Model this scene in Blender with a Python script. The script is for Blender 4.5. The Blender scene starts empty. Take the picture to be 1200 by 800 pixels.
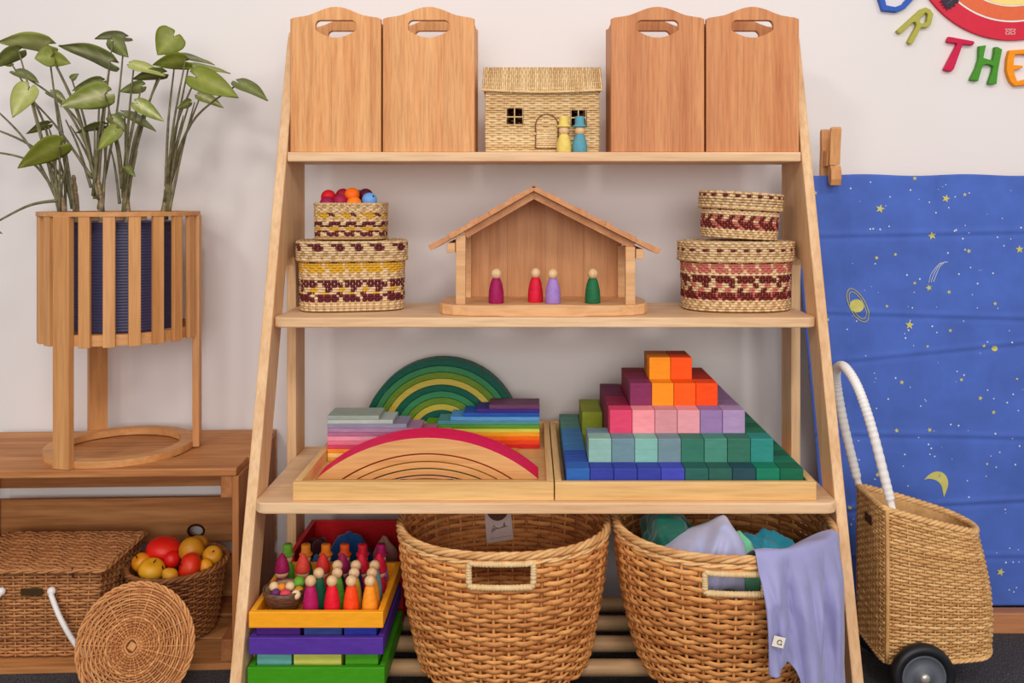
import bpy, bmesh, math, random
import numpy as np
from mathutils import Vector, Matrix, Euler

PI = math.pi
H = 0.841            # eye height above the carpet
F_PX, CX, CY = 1080.0, 622.0, 236.0
WALL = 1.96

scene = bpy.context.scene
COL = scene.collection

# ------------------------------------------------------------------ camera
cam_d = bpy.data.cameras.new('camera')
cam_d.sensor_width = 36.0
cam_d.lens = 36.0 * F_PX / 1200.0
cam_d.shift_x = -(CX - 600.0) / 1200.0
cam_d.shift_y = -(400.0 - CY) / 1200.0
cam_d.clip_start = 0.02
cam = bpy.data.objects.new('camera', cam_d)
COL.objects.link(cam)
cam.location = (0, 0, H)
cam.rotation_euler = (PI / 2, 0, 0)
scene.camera = cam

# ------------------------------------------------------------------ world, lamps, exposure
world = bpy.data.worlds.new('room_ambience')
scene.world = world
world.use_nodes = True
bg = world.node_tree.nodes['Background']
bg.inputs[0].default_value = (1.0, 0.975, 0.97, 1)
bg.inputs[1].default_value = 0.50

def area(name, loc, target, size, power, color=(1, 0.96, 0.925)):
    d = bpy.data.lights.new(name, 'AREA')
    d.shape = 'DISK'
    d.size = size
    d.energy = power
    d.color = color
    o = bpy.data.objects.new(name, d)
    COL.objects.link(o)
    o.location = loc
    o.rotation_euler = (Vector(target) - Vector(loc)).to_track_quat('-Z', 'Y').to_euler()
    return o

area('ceiling_lamp', (-1.35, -0.55, 2.35), (-0.2, 1.9, 0.4), 0.42, 13)
area('ceiling_lamp.001', (0.25, -0.9, 2.45), (0.1, 1.9, 0.3), 0.55, 17)
area('ceiling_lamp.002', (1.75, -0.45, 2.35), (0.4, 1.9, 0.4), 0.42, 13)

fill_light = area('front_fill', (0.2, -2.7, 1.30), (0.1, 1.9, 0.75), 2.6, 76, (1, 0.97, 0.95))  # added soft fill behind the camera, brightens the wall and toys under the boards
fill_light.data.shape = 'RECTANGLE'
fill_light.data.size_y = 1.5

vs = scene.view_settings
vs.view_transform = 'Standard'
vs.look = 'None'
vs.gamma = 1.0
vs.use_curve_mapping = False
vs.exposure = 0.0
scene.cycles.max_bounces = 6
scene.cycles.diffuse_bounces = 4

# ------------------------------------------------------------------ helpers
def W(u, v, Y):
    """photo pixel at a given depth -> world point"""
    return Vector(((u - CX) * Y / F_PX, Y, H + (CY - v) * Y / F_PX))

def lin(r, g, b):
    def f(c):
        c /= 255.0
        return c / 12.92 if c <= 0.04045 else ((c + 0.055) / 1.055) ** 2.4
    return (f(r), f(g), f(b), 1.0)

MATS = {}

def new_mat(name):
    m = bpy.data.materials.new(name)
    m.use_nodes = True
    nt = m.node_tree
    return m, nt, nt.nodes['Principled BSDF']

def mapping(nt, scale, coord='Object', rnd=False):
    tc = nt.nodes.new('ShaderNodeTexCoord')
    mp = nt.nodes.new('ShaderNodeMapping')
    mp.inputs['Scale'].default_value = scale
    nt.links.new(tc.outputs[coord], mp.inputs['Vector'])
    if rnd:
        oi = nt.nodes.new('ShaderNodeObjectInfo')
        mu = nt.nodes.new('ShaderNodeMath'); mu.operation = 'MULTIPLY'; mu.inputs[1].default_value = 37.0
        nt.links.new(oi.outputs['Random'], mu.inputs[0])
        nt.links.new(mu.outputs[0], mp.inputs['Location'])
    return mp

def mixrgb(nt, a, b, fac=None, mode='MIX', f=0.5):
    n = nt.nodes.new('ShaderNodeMix'); n.data_type = 'RGBA'; n.blend_type = mode
    n.inputs[0].default_value = f
    if fac is not None: nt.links.new(fac, n.inputs[0])
    for i, x in ((6, a), (7, b)):
        if isinstance(x, tuple): n.inputs[i].default_value = x
        else: nt.links.new(x, n.inputs[i])
    return n.outputs[2]

def noise(nt, vec, scale, detail=3, rough=0.55):
    n = nt.nodes.new('ShaderNodeTexNoise')
    n.inputs['Scale'].default_value = scale
    n.inputs['Detail'].default_value = detail
    n.inputs['Roughness'].default_value = rough
    if vec is not None: nt.links.new(vec, n.inputs['Vector'])
    return n.outputs[0]

def ramp(nt, fac, stops):
    n = nt.nodes.new('ShaderNodeValToRGB')
    el = n.color_ramp.elements
    while len(el) < len(stops): el.new(0.5)
    for e, (p, c) in zip(el, stops):
        e.position = p; e.color = c if len(c) == 4 else (*c, 1)
    nt.links.new(fac, n.inputs[0])
    return n.outputs[0]

def bump(nt, bs, h, strength=0.2, dist=0.001):
    n = nt.nodes.new('ShaderNodeBump')
    n.inputs['Strength'].default_value = strength
    n.inputs['Distance'].default_value = dist
    nt.links.new(h, n.inputs['Height'])
    nt.links.new(n.outputs[0], bs.inputs['Normal'])

def paint(name, rgb, rough=0.55, var=0.18):
    """stained / painted wood with faint grain"""
    if name in MATS: return MATS[name]
    m, nt, bs = new_mat(name)
    c = lin(*rgb)
    mp = mapping(nt, (14, 60, 60), rnd=True)
    var *= 0.65
    n = noise(nt, mp.outputs[0], 3.0, 3)
    d = tuple(x * (1 - var) for x in c[:3]) + (1,)
    l = tuple(min(1, x * (1 + var * 0.7) + 0.006) for x in c[:3]) + (1,)
    nt.links.new(ramp(nt, n, [(0.3, d), (0.7, l)]), bs.inputs['Base Color'])
    bs.inputs['Roughness'].default_value = rough
    bs.inputs['Specular IOR Level'].default_value = 0.2
    bump(nt, bs, n, 0.12, 0.0006)
    MATS[name] = m
    return m

def wood(name, light, dark, axis='X', rough=0.5, scale=1.0, stave=None, fine=0.5):
    """grain running along axis; stave: width of glued staves across that axis (X or Z)"""
    if name in MATS: return MATS[name]
    m, nt, bs = new_mat(name)
    a = {'X': (1.2, 22, 22), 'Y': (22, 1.2, 22), 'Z': (22, 22, 1.2)}[axis]
    mp = mapping(nt, tuple(x * scale for x in a), rnd=True)
    n1 = noise(nt, mp.outputs[0], 1.6, 4, 0.6)
    n2 = noise(nt, mp.outputs[0], 9.0, 3, 0.6)
    L, D = lin(*light), lin(*dark)
    M = tuple((x + y) / 2 for x, y in zip(L, D))
    c = ramp(nt, n1, [(0.28, D), (0.5, M), (0.72, L)])
    k = ramp(nt, n2, [(0.32, (0.70, 0.64, 0.58, 1)), (0.58, (1, 1, 1, 1))])
    c = mixrgb(nt, c, k, mode='MULTIPLY', f=fine)
    if stave:
        tc = nt.nodes.new('ShaderNodeTexCoord')
        sp = nt.nodes.new('ShaderNodeSeparateXYZ'); nt.links.new(tc.outputs['Object'], sp.inputs[0])
        oi = nt.nodes.new('ShaderNodeObjectInfo')
        dv = nt.nodes.new('ShaderNodeMath'); dv.operation = 'MULTIPLY_ADD'; dv.inputs[1].default_value = 1 / stave
        nt.links.new(sp.outputs[0], dv.inputs[0]); nt.links.new(oi.outputs['Random'], dv.inputs[2])
        fl = nt.nodes.new('ShaderNodeMath'); fl.operation = 'FLOOR'; nt.links.new(dv.outputs[0], fl.inputs[0])
        ad = nt.nodes.new('ShaderNodeMath'); ad.operation = 'MULTIPLY_ADD'; ad.inputs[1].default_value = 91.0
        nt.links.new(oi.outputs['Random'], ad.inputs[0]); nt.links.new(fl.outputs[0], ad.inputs[2])
        wn = nt.nodes.new('ShaderNodeTexWhiteNoise'); wn.noise_dimensions = '1D'
        nt.links.new(ad.outputs[0], wn.inputs['W'])
        t = ramp(nt, wn.outputs[0], [(0, (0.86, 0.80, 0.74, 1)), (1, (1.0, 1.0, 1.0, 1))])
        c = mixrgb(nt, c, t, mode='MULTIPLY', f=0.9)
        fr = nt.nodes.new('ShaderNodeMath'); fr.operation = 'FRACT'; nt.links.new(dv.outputs[0], fr.inputs[0])
        sm = ramp(nt, fr.outputs[0], [(0.0, (0.72, 0.62, 0.55, 1)), (0.03, (1, 1, 1, 1))])
        c = mixrgb(nt, c, sm, mode='MULTIPLY', f=0.8)
    nt.links.new(c, bs.inputs['Base Color'])
    bs.inputs['Roughness'].default_value = rough
    bs.inputs['Specular IOR Level'].default_value = 0.35
    bump(nt, bs, n2, 0.10, 0.0006)
    MATS[name] = m
    return m

def wicker(name, light, dark, rough=0.6):
    if name in MATS: return MATS[name]
    m, nt, bs = new_mat(name)
    g = nt.nodes.new('ShaderNodeNewGeometry')
    mp = mapping(nt, (1, 1, 1))
    n1 = noise(nt, mp.outputs[0], 45, 3)
    n2 = noise(nt, mp.outputs[0], 220, 2)
    ad = nt.nodes.new('ShaderNodeMath'); ad.operation = 'MULTIPLY_ADD'
    ad.inputs[1].default_value = 0.45
    nt.links.new(g.outputs['Random Per Island'], ad.inputs[0])
    mm = nt.nodes.new('ShaderNodeMath'); mm.operation = 'MULTIPLY'; mm.inputs[1].default_value = 0.6
    nt.links.new(n1, mm.inputs[0]); nt.links.new(mm.outputs[0], ad.inputs[2])
    c = ramp(nt, ad.outputs[0], [(0.2, lin(*dark)), (0.75, lin(*light))])
    k = ramp(nt, n2, [(0.3, (0.8, 0.75, 0.7, 1)), (0.6, (1, 1, 1, 1))])
    nt.links.new(mixrgb(nt, c, k, mode='MULTIPLY', f=0.6), bs.inputs['Base Color'])
    bs.inputs['Roughness'].default_value = rough
    bs.inputs['Specular IOR Level'].default_value = 0.3
    MATS[name] = m
    return m

def vcol(name, rough=0.65, amt=0.5, scale=160):
    if name in MATS: return MATS[name]
    m, nt, bs = new_mat(name)
    at = nt.nodes.new('ShaderNodeAttribute'); at.attribute_name = 'Col'
    mp = mapping(nt, (1, 1, 1))
    n = noise(nt, mp.outputs[0], scale, 3)
    k = ramp(nt, n, [(0.3, (0.7, 0.68, 0.66, 1)), (0.65, (1, 1, 1, 1))])
    nt.links.new(mixrgb(nt, at.outputs['Color'], k, mode='MULTIPLY', f=amt), bs.inputs['Base Color'])
    bs.inputs['Roughness'].default_value = rough
    bs.inputs['Specular IOR Level'].default_value = 0.25
    MATS[name] = m
    return m

def fabric(name, rgb, rough=0.75, sheen=0.15, trans=0.0):
    if name in MATS: return MATS[name]
    m, nt, bs = new_mat(name)
    c = lin(*rgb)
    mp = mapping(nt, (1, 1, 1))
    n = noise(nt, mp.outputs[0], 14, 4)
    d = tuple(x * 0.86 for x in c[:3]) + (1,)
    l = tuple(min(1, x * 1.1) for x in c[:3]) + (1,)
    nt.links.new(ramp(nt, n, [(0.3, d), (0.7, l)]), bs.inputs['Base Color'])
    bs.inputs['Roughness'].default_value = rough
    bs.inputs['Sheen Weight'].default_value = sheen
    bs.inputs['Specular IOR Level'].default_value = 0.25
    MATS[name] = m
    return m

def plain(name, rgb, rough=0.5, metal=0.0, spec=0.4):
    if name in MATS: return MATS[name]
    m, nt, bs = new_mat(name)
    c = lin(*rgb)
    mp = mapping(nt, (1, 1, 1))
    n = noise(nt, mp.outputs[0], 90, 2)
    nt.links.new(ramp(nt, n, [(0.3, tuple(x * .93 for x in c[:3]) + (1,)), (0.7, c)]), bs.inputs['Base Color'])
    bs.inputs['Roughness'].default_value = rough
    bs.inputs['Metallic'].default_value = metal
    bs.inputs['Specular IOR Level'].default_value = spec
    MATS[name] = m
    return m

# ------------------------------------------------------------------ object helpers
def tag(o, label=None, cat=None, group=None, kind=None):
    if label: o['label'] = label
    if cat: o['category'] = cat
    if group: o['group'] = group
    if kind: o['kind'] = kind
    return o

def thing(name, label, cat, loc=(0, 0, 0), rotz=0.0, group=None, rot=None):
    o = bpy.data.objects.new(name, None)
    o.empty_display_size = 0.02
    COL.objects.link(o)
    o.location = loc
    o.rotation_euler = rot if rot is not None else (0, 0, rotz)
    return tag(o, label, cat, group)

def put(name, me, mat=None, parent=None, loc=(0, 0, 0), rot=(0, 0, 0)):
    o = bpy.data.objects.new(name, me)
    COL.objects.link(o)
    if parent is not None: o.parent = parent
    o.location = loc
    o.rotation_euler = rot
    if mat is not None and len(me.materials) == 0:
        me.materials.append(mat)
    elif mat is not None and me.materials[0] != mat:
        o.material_slots[0].link = 'OBJECT'
        o.material_slots[0].material = mat
    return o

def npmesh(name, V, Fq, cols=None, smooth=True):
    V = np.asarray(V, dtype=np.float32).reshape(-1, 3)
    Fq = np.asarray(Fq, dtype=np.int32)
    k = Fq.shape[1]
    me = bpy.data.meshes.new(name)
    me.vertices.add(len(V)); me.vertices.foreach_set('co', V.ravel())
    me.loops.add(Fq.size); me.loops.foreach_set('vertex_index', Fq.ravel())
    me.polygons.add(len(Fq))
    me.polygons.foreach_set('loop_start', np.arange(0, Fq.size, k, dtype=np.int32))
    me.polygons.foreach_set('use_smooth', np.full(len(Fq), smooth, dtype=bool))
    me.update(calc_edges=True)
    if cols is not None:
        a = me.color_attributes.new('Col', 'FLOAT_COLOR', 'POINT')
        a.data.foreach_set('color', np.asarray(cols, dtype=np.float32).ravel())
    return me

def bm_mesh(name, bm, smooth=False):
    me = bpy.data.meshes.new(name)
    bmesh.ops.recalc_face_normals(bm, faces=bm.faces)
    bm.to_mesh(me); bm.free()
    if smooth:
        me.shade_smooth()
    return me

BOXC = {}
def box(sx, sy, sz, bev=0.001, seg=2, base=True, name='box'):
    """box centred in x,y, standing on z=0 (base) with rounded edges; shared between equals"""
    key = (round(sx, 5), round(sy, 5), round(sz, 5), bev, seg, base)
    if key in BOXC: return BOXC[key]
    bm = bmesh.new()
    bmesh.ops.create_cube(bm, size=1.0)
    for v in bm.verts:
        v.co = Vector((v.co.x * sx, v.co.y * sy, v.co.z * sz + (sz / 2 if base else 0)))
    if bev > 0:
        bmesh.ops.bevel(bm, geom=bm.edges[:], offset=bev, segments=seg, affect='EDGES', profile=0.5)
    me = bm_mesh(name, bm)
    BOXC[key] = me
    return me

def boxm(sx, sy, sz, bev, mat, seg=2, base=True):
    me = box(sx, sy, sz, bev, seg, base)
    return me

def lathe(name, prof, n=24, smooth=True, cap=True):
    P = np.array(prof, dtype=float)
    a = np.arange(n) / n * 2 * PI
    V = np.zeros((len(P), n, 3))
    V[:, :, 0] = P[:, 0:1] * np.cos(a); V[:, :, 1] = P[:, 0:1] * np.sin(a); V[:, :, 2] = P[:, 1:2]
    F = []
    for i in range(len(P) - 1):
        for j in range(n):
            k = (j + 1) % n
            F.append((i * n + j, i * n + k, (i + 1) * n + k, (i + 1) * n + j))
    bm = bmesh.new()
    vs_ = [bm.verts.new(v) for v in V.reshape(-1, 3)]
    for f in F: bm.faces.new([vs_[i] for i in f])
    if cap:
        bm.faces.new([vs_[j] for j in range(n)][::-1])
        o = (len(P) - 1) * n
        bm.faces.new([vs_[o + j] for j in range(n)])
    bmesh.ops.remove_doubles(bm, verts=bm.verts[:], dist=1e-6)
    me = bm_mesh(name, bm, smooth)
    return me

def outline_mesh(name, polys, depth, bev=0.0, res=2):
    """2-D outline(s) (first outer, rest holes) in x,z extruded along y (centred); rounded edges"""
    cu = bpy.data.curves.new(name, 'CURVE')
    cu.dimensions = '2D'; cu.fill_mode = 'BOTH'
    cu.extrude = depth / 2 - bev; cu.bevel_depth = bev; cu.bevel_resolution = res if bev else 0
    cu.offset = -bev
    for p in polys:
        s = cu.splines.new('POLY'); s.points.add(len(p) - 1)
        for q, pt in zip(p, s.points): pt.co = (q[0], q[1], 0, 1)
        s.use_cyclic_u = True
    o = bpy.data.objects.new('tmp', cu); COL.objects.link(o)
    dg = bpy.context.evaluated_depsgraph_get()
    me = bpy.data.meshes.new_from_object(o.evaluated_get(dg))
    bpy.data.objects.remove(o); bpy.data.curves.remove(cu)
    me.name = name
    # curve plane x,y -> x,z ; extrusion -> y
    me.transform(Matrix.Rotation(PI / 2, 4, 'X'))
    me.materials.clear()
    me.polygons.foreach_set('use_smooth', np.zeros(len(me.polygons), dtype=bool))
    return me

def prism_y(name, poly, y0, y1):
    """polygon in x,z extruded from y0 to y1"""
    bm = bmesh.new()
    a = [bm.verts.new((x, y0, z)) for x, z in poly]
    b = [bm.verts.new((x, y1, z)) for x, z in poly]
    n = len(poly)
    bm.faces.new(a); bm.faces.new(b[::-1])
    for i in range(n):
        bm.faces.new((a[i], b[i], b[(i + 1) % n], a[(i + 1) % n]))
    return bm_mesh(name, bm)

def smooth_path(pts, n, closed=False):
    """Catmull-Rom through the points"""
    P = np.array([list(p) for p in pts], dtype=float)
    m = len(P)
    out = []
    segs = m if closed else m - 1
    for t in np.linspace(0, segs, n, endpoint=not closed):
        i = min(int(t), segs - 1); f = t - i
        if closed:
            p0, p1, p2, p3 = P[(i - 1) % m], P[i % m], P[(i + 1) % m], P[(i + 2) % m]
        else:
            p0, p1, p2, p3 = P[max(i - 1, 0)], P[i], P[i + 1], P[min(i + 2, m - 1)]
        out.append(0.5 * ((2 * p1) + (-p0 + p2) * f + (2 * p0 - 5 * p1 + 4 * p2 - p3) * f * f + (-p0 + 3 * p1 - 3 * p2 + p3) * f ** 3))
    return np.array(out)

def nrm(a):
    return a / np.maximum(np.linalg.norm(a, axis=-1, keepdims=True), 1e-9)

def tangents(P, closed):
    if closed: return nrm(np.roll(P, -1, 0) - np.roll(P, 1, 0))
    T = np.gradient(P, axis=0)
    return nrm(T)

def ring_tube(P, N, ra, rb, k, closed, off=0, keep=None):
    """tube round path P; N surface normals; ra radius along N, rb across. returns V, F"""
    T = tangents(P, closed)
    B = nrm(np.cross(T, N)); N = np.cross(B, T)
    a = np.arange(k) / k * 2 * PI
    ra = np.broadcast_to(np.asarray(ra, float).reshape(-1, 1, 1), (len(P), 1, 1))
    rb = np.broadcast_to(np.asarray(rb, float).reshape(-1, 1, 1), (len(P), 1, 1))
    V = P[:, None, :] + N[:, None, :] * (np.cos(a)[None, :, None] * ra) + B[:, None, :] * (np.sin(a)[None, :, None] * rb)
    n = len(P)
    i = np.arange(n if closed else n - 1)
    if keep is not None: i = i[keep[i] & keep[(i + 1) % n]]
    j = np.arange(k)
    I, J = np.meshgrid(i, j, indexing='ij')
    I2 = (I + 1) % n; J2 = (J + 1) % k
    F = np.stack([I * k + J, I2 * k + J, I2 * k + J2, I * k + J2], -1).reshape(-1, 4) + off
    return V.reshape(-1, 3), F

def transport(P, closed=False):
    """smooth normals along a free path"""
    T = tangents(P, closed)
    ref = np.array([0.0, 0, 1]) if abs(T[0][2]) < 0.9 else np.array([1.0, 0, 0])
    n = nrm(np.cross(np.cross(T[0], ref), T[0])[None])[0]
    N = [n]
    for t in T[1:]:
        n = n - t * np.dot(n, t); n = n / max(np.linalg.norm(n), 1e-9); N.append(n)
    return np.array(N)

def tube(name, P, r, k=8, closed=False, caps=True):
    P = np.asarray(P, float)
    V, Fq = ring_tube(P, transport(P, closed), r, r, k, closed)
    if caps and not closed:
        V = np.vstack([V, P[0], P[-1]])
        n0, n1 = len(V) - 2, len(V) - 1; o = (len(P) - 1) * k
        ex = [(n0, (j + 1) % k, j, j) for j in range(k)] + [(n1, o + j, o + (j + 1) % k, o + (j + 1) % k) for j in range(k)]
        bm = bmesh.new()
        vv = [bm.verts.new(v) for v in V]
        for f in Fq: bm.faces.new([vv[i] for i in f])
        for f in ex: bm.faces.new([vv[i] for i in dict.fromkeys(f)])
        return bm_mesh(name, bm, True)
    return npmesh(name, V, Fq)

class Acc:
    def __init__(s): s.V = []; s.F = []; s.C = []; s.n = 0
    def add(s, V, F, col=None):
        s.V.append(V); s.F.append(F + s.n); s.n += len(V)
        if col is not None:
            col = np.asarray(col, float)
            s.C.append(np.broadcast_to(col, (len(V), 4)) if col.ndim == 1 else col)
    def mesh(s, name, smooth=True):
        return npmesh(name, np.vstack(s.V), np.vstack(s.F), np.vstack(s.C) if s.C else None, smooth)

def weave(name, Pf, rows, ns, amp, ra, rb, k=4, sub=4, closed=True, hole=None, colf=None, flip=1, h0=0.0, h1=1.0,
          stakes=True, stake_r=None, jit=0.0, seed=1):
    """woven surface. Pf(s array, h) -> (n,3); strands run along s, stakes along h"""
    rg = np.random.RandomState(seed)
    A = Acc()
    M = ns * sub
    s = np.arange(M) / M if closed else np.linspace(0, 1, M + 1)
    def normal(h):
        P = Pf(s, h); e = 1e-3
        dh = Pf(s, h + e) - Pf(s, h - e)
        ds = (np.roll(P, -1, 0) - np.roll(P, 1, 0)) if closed else np.gradient(P, axis=0)
        return P, flip * nrm(np.cross(ds, dh))
    for j in range(rows):
        h = h0 + (h1 - h0) * (j + 0.5) / rows
        P, N = normal(h)
        P = P + N * (amp * np.cos(PI * (ns * s + j)))[:, None]
        if jit: P = P + N * (jit * rg.randn())
        keep = None
        if hole is not None:
            keep = ~np.array(hole(s, np.full_like(s, h)))
        V, Fq = ring_tube(P, N, ra, rb * (1 + 0.12 * rg.randn() if jit else 1), k, closed, keep=keep)
        if len(Fq) == 0: continue
        c = None
        if colf is not None:
            cc = np.array([colf(j, int(round(x * ns)) % ns) for x in s])
            c = np.repeat(cc, k, axis=0)
        A.add(V, Fq, c)
    if stakes:
        r = stake_r or ra
        hh = np.linspace(h0, h1, max(6, rows // 2))
        for q in range(0, ns):
            sv = np.array([q / ns])
            P = np.vstack([Pf(sv, h) for h in hh])
            keep = None
            if hole is not None: keep = ~np.array(hole(np.full_like(hh, q / ns), hh))
            V, Fq = ring_tube(P, transport(P), r, r, 4, False, keep=keep)
            if len(Fq) == 0: continue
            c = np.array(colf(0, 0)) if colf is not None else None
            A.add(V, Fq, c)
    return A.mesh(name)

def rope(name, P, r_major, r_strand, n_str=3, pitch=0.03, closed=True, k=5):
    """twisted rope along path P (resampled finely)"""
    P = np.asarray(P, float)
    N = transport(P, closed) if not closed else None
    T = tangents(P, closed)
    if closed:
        up = np.array([0, 0, 1.0])
        N = nrm(np.cross(T, up)); B = nrm(np.cross(N, T))
    else:
        B = np.cross(T, N)
    L = np.concatenate([[0], np.cumsum(np.linalg.norm(np.diff(P, axis=0), axis=1))])
    tot = L[-1] + (np.linalg.norm(P[0] - P[-1]) if closed else 0)
    turns = max(1, round(tot / pitch))
    ph = L / tot * turns * 2 * PI
    A = Acc()
    for q in range(n_str):
        a = ph + q * 2 * PI / n_str
        Q = P + N * (r_major * np.cos(a))[:, None] + B * (r_major * np.sin(a))[:, None]
        V, Fq = ring_tube(Q, N, r_strand, r_strand, k, closed)
        A.add(V, Fq)
    return A.mesh(name)

def superell(a, b, n, s, rot=0.0):
    t = 2 * PI * np.asarray(s)
    c, q = np.cos(t), np.sin(t)
    rr = (np.abs(c / a) ** n + np.abs(q / b) ** n) ** (-1.0 / n)
    x, y = rr * c, rr * q
    if rot:
        x, y = x * math.cos(rot) - y * math.sin(rot), x * math.sin(rot) + y * math.cos(rot)
    return x, y

def disc_mesh(name, Pf, h, z=None):
    s = np.arange(48) / 48
    P = Pf(s, h)
    bm = bmesh.new()
    vv = [bm.verts.new(p) for p in P]
    bm.faces.new(vv)
    return bm_mesh(name, bm)

def shell(name, Pf, inset, n=48, m=6, h0=0.0, h1=1.0, hole=None):
    """thin lining just inside a woven wall"""
    s = np.arange(n) / n
    hh = np.linspace(h0, h1, m)
    c = Pf(s, 0.5).mean(0)
    V = []
    for h in hh:
        P = Pf(s, h); c = P.mean(0)
        d = P - c; d[:, 2] = 0
        V.append(P - nrm(d) * inset)
    V = np.vstack(V)
    F = []
    for i in range(m - 1):
        for j in range(n):
            if hole is not None and bool(np.any(hole(np.array([(j + .5) / n]), np.array([(hh[i] + hh[i + 1]) / 2])))): continue
            F.append((i * n + j, i * n + (j + 1) % n, (i + 1) * n + (j + 1) % n, (i + 1) * n + j))
    return npmesh(name, V, np.array(F))

# ------------------------------------------------------------------ common materials
M_BIRCH = wood('birch_plywood', (240, 204, 162), (220, 174, 128), 'X', 0.5)
M_BIRCHZ = wood('birch_plywood_upright', (238, 198, 152), (216, 166, 116), 'Z', 0.5)
M_TRAY = wood('tray_maple', (240, 198, 132), (222, 170, 104), 'X', 0.5)
M_TRAYY = wood('tray_maple_depth', (240, 198, 132), (222, 170, 104), 'Y', 0.5)
M_ALDER = wood('alder_box', (242, 184, 122), (222, 148, 86), 'Z', 0.5, stave=0.036, fine=0.75, scale=1.6)
M_ALDER2 = wood('cherry_box', (224, 156, 100), (200, 120, 66), 'Z', 0.5, stave=0.040, fine=0.65, scale=1.6)
M_PINE = wood('crate_pine', (222, 158, 96), (164, 96, 48), 'X', 0.6, scale=0.8, fine=0.8)
M_PINEZ = wood('crate_pine_upright', (190, 124, 72), (146, 84, 42), 'Z', 0.6, scale=0.8)
M_PINEY = wood('crate_pine_depth', (190, 124, 72), (146, 84, 42), 'Y', 0.6, scale=0.8)
M_OAK = wood('stand_oak', (222, 164, 104), (196, 132, 76), 'Z', 0.5)
M_OAKX = wood('stand_oak_ring', (222, 164, 104), (196, 132, 76), 'X', 0.5)
M_BARN = wood('barn_wood', (228, 170, 116), (204, 140, 86), 'Z', 0.5, stave=0.05)
M_BARNX = wood('barn_base_wood', (232, 182, 130), (212, 154, 100), 'X', 0.5)
M_BARNR = wood('barn_roof_wood', (220, 156, 104), (190, 122, 74), 'Y', 0.55)
M_HEAD = wood('peg_head_wood', (240, 202, 156), (222, 178, 128), 'Z', 0.45)
M_WICK = wicker('rattan_honey', (238, 168, 98), (172, 100, 46))
M_RIM = wicker('rattan_rim', (242, 196, 134), (198, 140, 84))
M_WICKD = wicker('rattan_brown', (186, 122, 72), (122, 70, 36))
M_WICKL = wicker('rattan_pale', (240, 206, 150), (204, 156, 98))
M_WICKC = wicker('rattan_cart', (236, 190, 128), (188, 132, 74))
M_WICKH = wicker('rattan_toy_house', (248, 220, 170), (218, 176, 118))
M_WRAP = wicker('cane_wrap', (246, 220, 172), (214, 174, 118))
M_DARK = plain('dark_slot', (40, 22, 20), 0.8, spec=0.1)
M_WHITE = plain('white_vinyl', (244, 238, 234), 0.4)

# ------------------------------------------------------------------ the room
def build_room():
    m, nt, bs = new_mat('painted_wall')
    mp = mapping(nt, (1, 1, 1))
    n = noise(nt, mp.outputs[0], 60, 4)
    n2 = noise(nt, mp.outputs[0], 2.2, 3)
    c = ramp(nt, n2, [(0.3, (0.80, 0.745, 0.725, 1)), (0.7, (0.83, 0.775, 0.755, 1))])
    nt.links.new(c, bs.inputs['Base Color'])
    bs.inputs['Roughness'].default_value = 0.75
    bs.inputs['Specular IOR Level'].default_value = 0.25
    bump(nt, bs, n, 0.08, 0.0008)
    me = box(7.0, 0.10, 3.2, 0.0)
    tag(put('wall_back', me, m, None, (0, WALL + 0.05, -0.2)), kind='structure')

    m, nt, bs = new_mat('charcoal_carpet')
    mp = mapping(nt, (1, 1, 1))
    n = noise(nt, mp.outputs[0], 420, 4, 0.7)
    n2 = noise(nt, mp.outputs[0], 120, 3)
    c = ramp(nt, n, [(0.35, lin(52, 50, 54)), (0.55, lin(96, 92, 94)), (0.70, lin(170, 162, 158))])
    k = ramp(nt, n2, [(0.3, (0.6, 0.6, 0.6, 1)), (0.7, (1, 1, 1, 1))])
    nt.links.new(mixrgb(nt, c, k, mode='MULTIPLY', f=0.7), bs.inputs['Base Color'])
    bs.inputs['Roughness'].default_value = 0.95
    bs.inputs['Specular IOR Level'].default_value = 0.1
    bump(nt, bs, n, 0.9, 0.004)
    me = box(7.0, 5.5, 0.1, 0.0)
    tag(put('floor', me, m, None, (0, WALL - 2.75, -0.1)), kind='structure')

build_room()

# ------------------------------------------------------------------ shelf unit
XI_L, XI_R, TH = -0.4503, 0.4997, 0.018
XC = (XI_L + XI_R) / 2
Z1, Z2, Z3 = H + 0.0914, H - 0.2016, H - 0.4875
def leg_front(z): return 1.7015 + 0.322 * (z - Z1)
YB0, YB1 = 1.768, 1.838

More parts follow.
